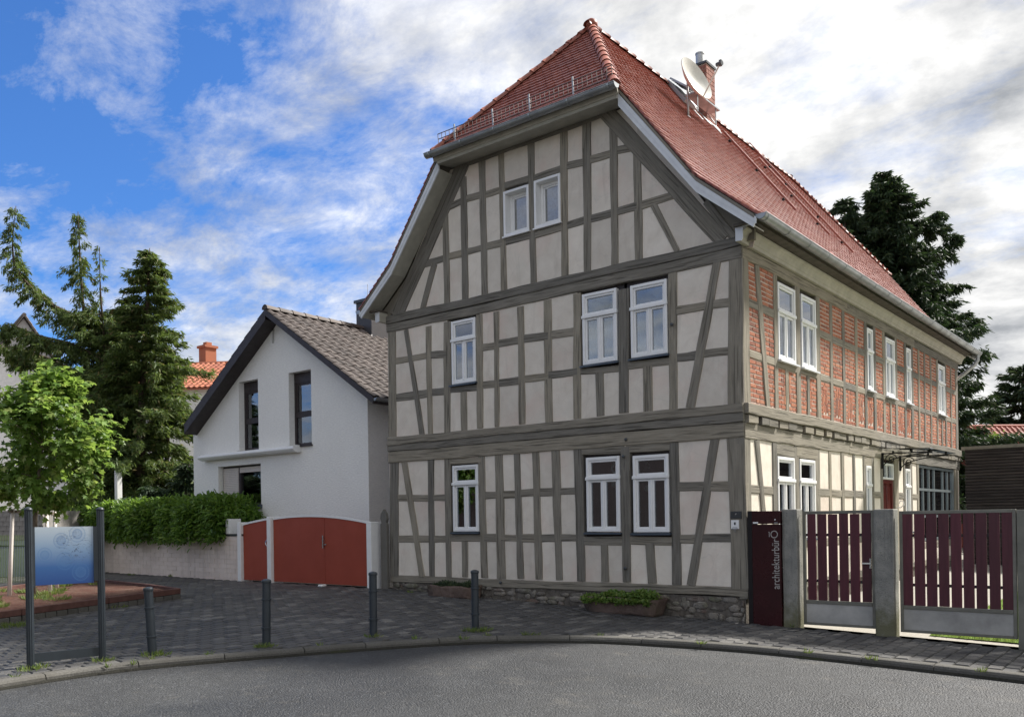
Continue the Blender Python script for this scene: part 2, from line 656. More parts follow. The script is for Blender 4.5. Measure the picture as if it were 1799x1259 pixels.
@material('joint_sand')
def _(n):
    c = n.coord()
    g = n.noise(c, 60, 4, .65)
    col = n.mix(n.ramp(g, [(.3, 0), (.7, 1)]), (.020, .020, .018), (.05, .048, .04))
    col = n.mix(n.ramp(n.noise(c, 1.3, 5, .6), [(.60, 0), (.7, .6)]), col, (.05, .06, .022))
    return n.bsdf(col, .95, n.bump(g, .6, .01), spec=.1)

@material('kerb_stone')
def _(n):
    r = n.rand()
    c = n.new('ShaderNodeNewGeometry').outputs['Position']
    g = n.noise(c, 50, 5, .7)
    big = n.noise(c, 2.2, 5, .6)
    col = n.mix(n.ramp(g, [(.3, 0), (.7, 1)]), (.07, .067, .06), (.135, .13, .118))
    col = n.mix(n.ramp(big, [(.45, 0), (.7, .55)]), col, (.075, .07, .058))
    col = n.mix(1, col, n.ramp(r, [(0, .85), (1, 1.15)]), 'MULTIPLY')
    return n.bsdf(col, .85, n.bump(g, .5, .01), spec=.3)

@material('soil')
def _(n):
    c = n.coord()
    g = n.noise(c, 22, 6, .75)
    g2 = n.noise(c, 3, 4, .6)
    col = n.mix(n.ramp(g, [(.3, 0), (.7, 1)]), (.055, .028, .022), (.15, .075, .058))
    col = n.mix(n.ramp(g2, [(.4, 0), (.7, .4)]), col, (.17, .13, .10))
    return n.bsdf(col, .97, n.bump(g, 1.0, .04), spec=.1)

@material('yard_ground')
def _(n):
    c = n.coord()
    g = n.noise(c, 30, 6, .7)
    col = n.mix(n.ramp(g, [(.3, 0), (.7, 1)]), (.26, .245, .21), (.38, .36, .32))
    return n.bsdf(col, .95, n.bump(g, .5, .02), spec=.15)

def leaf_fn(stops, rough=.5, trans=.35, tcol=(.25, .42, .05)):
    def fn(n):
        r = n.rand()
        c = n.new('ShaderNodeNewGeometry').outputs['Position']
        col = n.ramp(r, stops)
        g = n.noise(c, 1.6, 3, .5)
        col = n.mix(1, col, n.ramp(g, [(.3, .75), (.7, 1.25)]), 'MULTIPLY')
        a = n.bsdf(col, rough, spec=.35)
        tr = n.new('ShaderNodeBsdfTranslucent')
        n.put(tr.inputs[0], n.mix(1, col, tcol, 'ADD') if False else n.mix(.5, col, tcol))
        mx = n.new('ShaderNodeMixShader')
        mx.inputs[0].default_value = trans
        n.l.new(a, mx.inputs[1])
        n.l.new(tr.outputs[0], mx.inputs[2])
        return mx.outputs[0]
    return fn

material('spruce_leaf')(leaf_fn([(0, (.034, .060, .018)), (.35, (.064, .105, .028)), (.7, (.095, .145, .038)), (.90, (.145, .18, .055)), (1, (.19, .13, .06))], .55, .40, (.20, .28, .045)))
material('dark_spruce_leaf')(leaf_fn([(0, (.014, .028, .015)), (.5, (.026, .050, .022)), (.85, (.042, .074, .027)), (1, (.070, .085, .032))], .6, .2, (.06, .11, .02)))
material('maple_leaf')(leaf_fn([(0, (.075, .15, .028)), (.4, (.12, .22, .042)), (.8, (.20, .32, .07)), (1, (.33, .38, .12))], .42, .5, (.42, .58, .10)))
material('laurel_leaf')(leaf_fn([(0, (.045, .10, .018)), (.4, (.078, .16, .026)), (.8, (.14, .25, .042)), (1, (.21, .30, .06))], .35, .42, (.30, .46, .06)))
material('herb_leaf')(leaf_fn([(0, (.06, .12, .025)), (.5, (.11, .19, .04)), (1, (.22, .28, .07))], .5, .35, (.3, .42, .06)))
material('grass_leaf')(leaf_fn([(0, (.07, .12, .03)), (.5, (.13, .19, .05)), (1, (.24, .26, .10))], .6, .35, (.3, .4, .06)))
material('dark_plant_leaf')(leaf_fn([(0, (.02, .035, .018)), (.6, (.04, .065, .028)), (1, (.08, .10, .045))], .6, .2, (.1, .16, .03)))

@material('lawn_base')
def _(n):
    c = n.coord()
    g = n.noise(c, 25, 5, .7)
    return n.bsdf(n.mix(g, (.06, .11, .02), (.17, .25, .05)), .95, n.bump(g, .6, .03), spec=.1)

plain('bark', (.085, .065, .05), .95, 0, .4, .6, 9, .1)
plain('young_bark', (.16, .13, .10), .9, 0, .25, .4, 12, .15)
plain('white_paint', (.80, .80, .79), .38, 0, .04, .05)
plain('white_metal_board', (.62, .64, .66), .45, 0, .08, .1)
plain('soffit_paint', (.40, .39, .335), .6, 0, .12, .1)
plain('cornice_paint', (.42, .395, .33), .65, 0, .16, .15, 4)
plain('zinc', (.34, .36, .37), .42, .75, .22, .08, 3)
plain('galvanised', (.42, .43, .43), .45, .7, .2, .08, 5)
plain('window_sill_metal', (.075, .095, .12), .4, .3, .15)
plain('black_plastic', (.020, .020, .022), .4, 0, .15)
plain('anthracite', (.026, .034, .042), .42, .0, .2, .08)
plain('brown_black', (.028, .020, .020), .55, 0, .2, .2, 8)
plain('gate_red', (.31, .050, .021), .6, 0, .07, .05, 2)
plain('steel_sheet', (.40, .39, .36), .6, .1, .28, .2, 2.2)
plain('gate_frame', (.185, .18, .15), .5, .35, .2, .1, 5)
plain('dark_red_pillar', (.040, .0085, .0105), .28, .25, .25, .05, 3)
plain('pillar_black', (.012, .010, .011), .35, .2, .2)
plain('corten', (.105, .052, .043), .75, 0, .25, .3, 6, .25)
plain('letter_metal', (.50, .48, .45), .4, .5, .1)
plain('plate_dark', (.065, .07, .072), .35, .4, .1)
plain('door_red', (.115, .018, .014), .3, 0, .15)
plain('iron', (.012, .012, .013), .5, .5, .2)
plain('dish_paint', (.56, .55, .50), .42, 0, .08)
plain('steel', (.55, .56, .57), .25, .95, .1)
plain('shutter', (.62, .56, .51), .6, 0, .05)
plain('curtain', (.70, .71, .73), .9, 0, .08)
plain('blue_curtain', (.38, .50, .56), .9, 0, .1)
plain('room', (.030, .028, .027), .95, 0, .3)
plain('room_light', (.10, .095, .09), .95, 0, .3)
plain('lamp_glass', (.75, .73, .66), .3, 0, .05)
plain('yellow_label', (.55, .46, .05), .5, 0, .3)
plain('far_white', (.72, .71, .69), .9, 0, .05)
plain('far_grey', (.40, .40, .41), .9, 0, .12)
plain('grey_panel', (.33, .37, .40), .7, 0, .06)
plain('shingle_grey', (.25, .235, .22), .85, 0, .2, .3, 6)
plain('snow_guard_metal', (.13, .10, .09), .6, .2, .2)
plain('eave_shade_wood', (.085, .072, .058), .8, 0, .25, .3, 6)  # soffit wood coloured dark to carry the shade under the gutter
plain('green_fence', (.09, .13, .05), .6, 0, .2)
plain('steel_window', (.20, .23, .24), .45, .4, .1)
plain('pinkwood', (.36, .11, .095), .7, 0, .15)
plain('interior_red', (.14, .035, .03), .9, 0, .2)

def glass_mat(name, refl, tint, rough=.015):
    m = bpy.data.materials.new(name)
    m.use_nodes = True
    n = NT(m.node_tree)
    g = n.new('ShaderNodeBsdfGlossy')
    g.inputs['Roughness'].default_value = rough
    c = n.coord()
    n.put(g.inputs['Color'], (.92, .95, 1))
    n.put(g.inputs['Normal'], n.bump(n.noise(c, 1.6, 2, .5), .05, .02))
    tr = n.new('ShaderNodeBsdfTransparent')
    n.put(tr.inputs[0], tint)
    fr = n.new('ShaderNodeFresnel')
    fr.inputs[0].default_value = 1.5
    k = n.math('ADD', n.math('MULTIPLY', fr.outputs[0], 1.6), refl, clamp=True)
    mx = n.new('ShaderNodeMixShader')
    n.l.new(k, mx.inputs[0])
    n.l.new(tr.outputs[0], mx.inputs[1])
    n.l.new(g.outputs[0], mx.inputs[2])
    n.out(mx.outputs[0])
    MT[name] = m

glass_mat('glass', .12, (.72, .78, .80))
glass_mat('canopy_glass', .05, (.82, .88, .87))

@material('info_print')
def _(n):
    c = n.coord('UV')
    s = n.new('ShaderNodeSeparateXYZ')
    n.l.new(c, s.inputs[0])
    col = n.ramp(s.outputs[1], [(0, (.012, .05, .19)), (.3, (.028, .095, .26)), (.62, (.17, .26, .39)), (1, (.40, .46, .51))])
    for (u, v, R) in ((.44, .76, .14), (.72, .87, .15), (.50, .40, .16), (.77, .20, .16), (.16, .52, .13)):
        dv = n.vmath('DISTANCE', n.map(c, (1, .97, 0)), (u, v*.97, 0)).outputs['Value']
        q = n.math('DIVIDE', dv, R)
        ring = n.ramp(q, [(.0, .25), (.10, .30), (.40, .34), (.55, .60), (.62, .12), (.80, .10), (.9, .45), (1, 0)])
        col = n.mix(ring, col, (.055, .14, .30))
    sp = n.noise(n.map(c, (9, 22, 1), rot=(0, 0, .7)), 1, 7, .75, 1.8)
    near = n.vmath('DISTANCE', c, (.66, .66, 0)).outputs['Value']
    spot = n.math('MULTIPLY', n.ramp(sp, [(.55, 0), (.58, 1)]), n.ramp(near, [(.05, 1), (.38, 0)]))
    col = n.mix(spot, col, (.025, .03, .05))
    dirt = n.noise(c, 40, 4, .7)
    col = n.mix(n.ramp(dirt, [(.62, 0), (.75, .25)]), col, (.12, .14, .15))
    return n.bsdf(col, .35, spec=.5)

# ------------------------------------------------------------------ builders shared by the buildings
GF = lambda u, v, d: (u, -d, v)            # gable wall: u = x, v = z, d = out of the wall
SF = lambda u, v, d: (d, u, v)             # long side wall: u = y

def timber(fr, p0, p1, w0, w1, out, dep, name, parent, wav=.009, mat='timber'):
    """hewn timber in a wall plane with slightly wandering, chamfered edges and grain along its length"""
    p0, p1 = Vector(p0), Vector(p1)
    L = (p1-p0).length
    ax = (p1-p0)/L
    pr = Vector((-ax.y, ax.x))
    n = max(2, int(L/.32))
    ch = .011
    vs, fs, uv = [], [], []
    a = b = 0.
    for k in range(n+1):
        s = k/n
        c = p0 + ax*(L*s)
        hw = (w0+(w1-w0)*s)/2
        a = .6*a + random.uniform(-wav, wav)
        b = .6*b + random.uniform(-wav, wav)
        l, r = -hw+a, hw+b
        o = out + random.uniform(-.0012, .0012)
        for q, dd in ((l, -dep), (l, o-ch), (l+ch, o), (r-ch, o), (r, o-ch), (r, -dep)):
            pt = c + pr*q
            vs.append(fr(pt.x, pt.y, dd))
    vv = [-.5*w0-dep, -.5*w0, -.5*w0+ch, .5*w0-ch, .5*w0, .5*w0+dep, .5*w0+dep*2]
    for k in range(n):
        for i in range(6):
            j = (i+1) % 6
            fs.append((k*6+i, k*6+j, (k+1)*6+j, (k+1)*6+i))
            u0, u1 = L*k/n, L*(k+1)/n
            uv += [(u0, vv[i]), (u0, vv[i+1]), (u1, vv[i+1]), (u1, vv[i])]
    fs.append(tuple(range(6)))
    fs.append(tuple(n*6+i for i in reversed(range(6))))
    uv += [(0, vv[i]*3) for i in range(6)] + [(L, vv[i]*3) for i in range(6)]
    m = MB()
    m.v = vs
    m.f = fs
    m.uv = uv
    return m.build(name, MT[mat], parent)

def clip(poly, p, nrm):
    """part of a convex 2-D polygon where (q-p).nrm >= 0"""
    res = []
    for i in range(len(poly)):
        a, b = poly[i], poly[(i+1) % len(poly)]
        da, db = (a-p).dot(nrm), (b-p).dot(nrm)
        if da >= 0:
            res.append(a)
        if (da > 0) != (db > 0) and abs(da-db) > 1e-12:
            res.append(a + (b-a)*(da/(da-db)))
    return res

def area(poly):
    return abs(sum(poly[i].x*poly[i-1].y - poly[i-1].x*poly[i].y for i in range(len(poly))))/2

def split_cells(cells, segs):
    """cut wall fields along the timbers that cross them"""
    for p0, p1 in segs:
        p0, p1 = Vector(p0), Vector(p1)
        ax = (p1-p0).normalized()
        L = (p1-p0).length
        pr = Vector((-ax.y, ax.x))
        new = []
        for c in cells:
            a, b = clip(c, p0, pr), clip(c, p0, -pr)
            if len(a) < 3 or len(b) < 3 or area(a) < .003 or area(b) < .003:
                new.append(c)
                continue
            on = [(q-p0).dot(ax) for q in a if abs((q-p0).dot(pr)) < 1e-6]
            if len(on) < 2:
                new.append(c)
                continue
            lo, hi = min(on), max(on)
            ov = min(hi, L+.12)-max(lo, -.12)
            new += [a, b] if ov > .6*(hi-lo) else [c]
        cells = new
    return cells

def mid(poly):
    v = Vector((0, 0))
    for p in poly:
        v += p
    return v/len(poly)

def in_rects(c, rects, e=0.):
    return any(r[0]-e < c.x < r[1]+e and r[2]-e < c.y < r[3]+e for r in rects)

def poly_slab(fr, poly, d0, d1):
    m = MB()
    n = len(poly)
    m.add([fr(p.x, p.y, d0) for p in poly] + [fr(p.x, p.y, d1) for p in poly],
          [tuple(range(n)), tuple(reversed(range(n, 2*n)))] + [(i, n+i, n+(i+1) % n, (i+1) % n) for i in range(n)])
    return m

def fbox(m, fr, u0, u1, v0, v1, d0, d1):
    vs = [fr(u, v, d) for u in (u0, u1) for v in (v0, v1) for d in (d0, d1)]
    return m.add(vs, [(0, 1, 3, 2), (4, 6, 7, 5), (0, 4, 5, 1), (2, 3, 7, 6), (0, 2, 6, 4), (1, 5, 7, 3)])

def ring(m, fr, u0, u1, v0, v1, b, d0, d1):
    fbox(m, fr, u0, u0+b, v0, v1, d0, d1)
    fbox(m, fr, u1-b, u1, v0, v1, d0, d1)
    fbox(m, fr, u0+b, u1-b, v0, v0+b, d0, d1)
    fbox(m, fr, u0+b, u1-b, v1-b, v1, d0, d1)
    return m

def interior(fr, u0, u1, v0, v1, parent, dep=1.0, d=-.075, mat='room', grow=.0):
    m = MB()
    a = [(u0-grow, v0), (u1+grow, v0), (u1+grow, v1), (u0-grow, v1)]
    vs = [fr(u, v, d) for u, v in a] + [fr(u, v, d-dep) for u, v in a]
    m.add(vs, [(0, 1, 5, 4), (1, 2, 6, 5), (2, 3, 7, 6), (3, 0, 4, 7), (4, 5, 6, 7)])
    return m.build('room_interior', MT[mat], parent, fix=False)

def pane(fr, u0, u1, v0, v1, d, parent, mat='glass'):
    m = MB()
    fbox(m, fr, u0, u1, v0, v1, d-.008, d)
    return m.build('pane', MT[mat], parent)

def window(fr, u0, u1, v0, v1, parent, tr=.62, kind='cross', sill=True, sillmat='window_sill_metal', curt=None, dep=1.0, room='room'):
    f = MB()
    b = .052
    ring(f, fr, u0, u1, v0, v1, b, -.075, .012)
    fr_o = bevel(f.build('window', MT['white_paint'], parent), .006)
    a0, a1, c0, c1 = u0+b, u1-b, v0+b, v1-b
    vt = v0+(v1-v0)*tr
    t_ = MB()
    fbox(t_, fr, u0-.012, u1+.012, vt-.028, vt+.028, -.07, .030)
    bevel(t_.build('transom', MT['white_paint'], fr_o), .010, 2)
    sb = .036
    def sash(x0, x1, z0, z1):
        s = MB()
        ring(s, fr, x0, x1, z0, z1, sb, -.055, -.006)
        bevel(s.build('sash', MT['white_paint'], fr_o), .006)
        pane(fr, x0+sb-.004, x1-sb+.004, z0+sb-.004, z1-sb+.004, -.032, fr_o)
    sash(a0, a1, vt+.03, c1)
    um = (a0+a1)/2
    if u1-u0 > .5:
        mm = MB()
        fbox(mm, fr, um-.018, um+.018, c0, vt-.03, -.05, .004)
        bevel(mm.build('mullion', MT['white_paint'], fr_o), .006)
        sash(a0, um-.018, c0, vt-.03)
        sash(um+.018, a1, c0, vt-.03)
    else:
        sash(a0, a1, c0, vt-.03)
    if sill:
        s = MB()
        n = [(-.05, v0-.004), (.065, v0-.016), (.065, v0-.045), (-.05, v0-.040)]
        s.prism([fr(u0-.035, z, dd) for dd, z in n], Vector(fr(u1+.035, 0, 0))-Vector(fr(u0-.035, 0, 0)))
        s.build('window_sill', MT[sillmat], fr_o)
    ln_ = MB()
    ring(ln_, fr, u0-.16, u1+.16, v0-.16, v1+.16, .155, -.105, -.079)
    ln_.build('light_stop', MT['brown_black'], fr_o)  # added dark ring, stops light leaking through the gaps round the window
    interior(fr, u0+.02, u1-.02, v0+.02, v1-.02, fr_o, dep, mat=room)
    if curt:
        for x0, x1 in curt:
            cm = MB()
            n = 26
            for k in range(n+1):
                uu = u0+b+(u1-u0-2*b)*(x0+(x1-x0)*k/n)
                dd = -.15+.018*math.sin(k*1.35)+.006*math.sin(k*3.1)
                cm.v += [fr(uu, v0+.04, dd), fr(uu, v1-.05, dd)]
                if k:
                    q = 2*k
                    cm.f.append((q-2, q, q+1, q-1))
            cm.build('curtain', MT['curtain'], fr_o, smooth=True, fix=False)
    return fr_o

def plain_tiles(name, O, E, S, spans, mat, parent, w=.18, ex=.15, jit=.004, h0=.052, smax=99.):
    """beaver-tail tiles in courses. O origin at the eave, E along it, S up the slope, spans(s)->(e0,e1)"""
    O, E, S = np.array(O, float), np.array(E, float), np.array(S, float)
    Nn = np.cross(E, S)
    if Nn[2] < 0:
        Nn = -Nn
    arc = [(-.5, .016), (-.25, .004), (0, 0), (.25, .004), (.5, .016)]
    m = MB()
    i = 0
    while True:
        s = i*ex
        sp = spans(s)
        if sp is None:
            break
        e0, e1 = sp
        j0 = int(math.floor(e0/w))-1
        for j in range(j0, int(e1/w)+2):
            c = (j+.5*(i % 2))*w
            lo, hi = max(c-w/2+.0015, e0), min(c+w/2-.0015, e1)
            if hi-lo < .02:
                continue
            dz, ds = random.uniform(-jit, jit), random.uniform(-.006, .006)
            vs = []
            for q, a in arc:
                e = min(max(c+q*(w-.003), lo), hi)
                vs.append(O+E*e+S*(s+a+ds)+Nn*(h0+dz))
            for q, a in arc:
                e = min(max(c+q*(w-.003), lo), hi)
                vs.append(O+E*e+S*(s+a+ds)+Nn*(h0+dz-.030))
            q_ = min(s+ex*2, smax)
            vs.append(O+E*hi+S*q_+Nn*.010)
            vs.append(O+E*lo+S*q_+Nn*.010)
            m.add(vs, [(0, 1, 2, 3, 4, 10, 11), (5, 6, 1, 0), (6, 7, 2, 1), (7, 8, 3, 2), (8, 9, 4, 3), (4, 9, 10), (5, 0, 11)])
        i += 1
    return tag(m.build(name, MT[mat], parent, fix=False), kind='stuff')

def half_pipe(p, q, r, n=8, thick=.006):
    m = MB()
    p, q = Vector(p), Vector(q)
    dd = (q-p).normalized()
    a = dd.cross(Vector((0, 0, 1))).normalized()
    z = Vector((0, 0, 1))
    for c in (p, q):
        for rr in (r, r-thick):
            for i in range(n+1):
                an = math.pi*i/n
                m.v.append(tuple(c + a*(rr*math.cos(an)) - z*(rr*math.sin(an))))
    k = n+1
    for i in range(n):
        m.f += [(i, i+1, 2*k+i+1, 2*k+i), (k+i+1, k+i, 3*k+i, 3*k+i+1)]
        m.f += [(i+1, i, k+i, k+i+1), (2*k+i, 2*k+i+1, 3*k+i+1, 3*k+i)]
    m.f += [(0, 2*k, 3*k, k), (n, k+n, 3*k+n, 2*k+n)]
    return m

def gutter(p, q, r, parent, step=.9, ends=True):
    g = half_pipe(p, q, r)
    # rolled front bead
    p, q = Vector(p), Vector(q)
    dd = (q-p).normalized()
    a = dd.cross(Vector((0, 0, 1))).normalized()
    for sg in (-1, 1):
        g.tube([p+a*r*sg, q+a*r*sg], .010, 6)
    o = g.build('gutter', MT['zinc'], parent)
    smooth_by_angle(o, 50)
    n = int((q-p).length/step)
    me = None
    for k in range(n+1):
        c = p+dd*(.12+k*((q-p).length-.24)/n)
        if me is None:
            me = half_pipe(-dd*.014, dd*.014, r+.008, 8, .004).mesh('gutter_bracket', MT['zinc'])
        obj('gutter_bracket', me, o, Matrix.Translation(c))
    if ends:
        for c in (p, q):
            e = MB()
            n = 10
            e.prism([c + a*(r*math.cos(math.pi*i/n)) - Vector((0, 0, 1))*(r*math.sin(math.pi*i/n)) for i in range(n+1)], dd*.004)
            e.build('gutter_end', MT['zinc'], o)
    return o

def scatter_pieces(name, me, mats, parent, limit=300, mat=None):
    """the pieces that show largest (nearest) become parts of their own, the rest one joined part"""
    mats = sorted(mats, key=lambda m: (Vector(m.translation)-Vector(CAM)).length)
    for m in mats[:limit]:
        obj(name, me, parent, m)
    rest = mats[limit:]
    if rest:
        V = np.array([v.co for v in me.vertices])
        Fs = [tuple(p.vertices) for p in me.polygons]
        mb = MB()
        for m in rest:
            A = np.array(m)
            mb.add(V @ A[:3, :3].T + A[:3, 3], Fs)
        pl = name+'s' if not name.endswith('s') else name
        tag(mb.build(pl, mat or me.materials[0], parent, fix=False), kind='stuff')

def unit_brick(mat, ch=.06):
    """block of size 1 with a chamfered front (+x is the long way, +z up, front at -y)"""
    m = MB()
    c = ch
    back = [(-.5, .5, -.5), (.5, .5, -.5), (.5, .5, .5), (-.5, .5, .5)]
    rim = [(-.5, -.3, -.5), (.5, -.3, -.5), (.5, -.3, .5), (-.5, -.3, .5)]
    fr_ = [(-.5+c*.4, -.5, -.5+c), (.5-c*.4, -.5, -.5+c*1.2), (.5-c*.3, -.5, .5-c), (-.5+c*.5, -.5, .5-c*.8)]
    m.add(back+rim+fr_, [(0, 1, 5, 4), (1, 2, 6, 5), (2, 3, 7, 6), (3, 0, 4, 7), (4, 5, 9, 8), (5, 6, 10, 9), (6, 7, 11, 10), (7, 4, 8, 11), (8, 9, 10, 11)])
    me = m.mesh('brick', mat)
    return me

# ------------------------------------------------------------------ the half-timbered house
HW, HL = 7.84, 14.0
house = thing('timber_house', (-HW/2, 0, 0), 'large half-timbered house with grey beams, pale plaster gable and red tiled half-hipped roof', 'house')

def T(seg, w, kind, *z):
    """timber traced in the photo: seg = (zoom, x, y, zoom, x, y); w = its width there, across for uprights, upright for rails"""
    return seg, w, kind

GT = []      # gable timbers: (p0, p1, w0, w1, kind)
def gt(kind, za, xa, ya, wa, zb, xb, yb, wb, e=0.):
    P = []
    for z, x, y, ww in ((za, xa, ya, wa), (zb, xb, yb, wb)):
        px_, py_ = zp(z, x, y)
        P.append((px_, py_, ww*ZF[z][2]))
    A, B = (on_y(p[0], p[1]) for p in P)
    a, b = Vector((A[0], A[2])), Vector((B[0], B[2]))
    ax = (b-a).normalized()
    pr = Vector((-ax.y, ax.x))
    ws = []
    for p in P:
        if kind in ('rail', 'beam'):
            q0, q1 = on_y(p[0], p[1]-p[2]/2), on_y(p[0], p[1]+p[2]/2)
        else:
            q0, q1 = on_y(p[0]-p[2]/2, p[1]), on_y(p[0]+p[2]/2, p[1])
        ws.append(abs(Vector((q0[0]-q1[0], q0[2]-q1[2])).dot(pr)))
    GT.append((a-ax*e, b+ax*e, ws[0], ws[1], kind))

# horizontal main beams
gt('beam', 'P', 684, 1015.5, 13, 'P', 1314, 1040, 16)
gt('beam', 'P', 684, 803.5, 19, 'P', 1305, 754.5, 25.6)
gt('beam', 'P', 683, 788.2, 11, 'P', 1305, 732.3, 16.2)
gt('beam', 'P', 683, 775.6, 14, 'P', 1305, 715.6, 16.2)
gt('beam', 'P', 682, 577, 14.4, 'P', 1304, 442.5, 22)
gt('beam', 'P', 681, 562.6, 14.4, 'P', 1302, 423.2, 15.5)
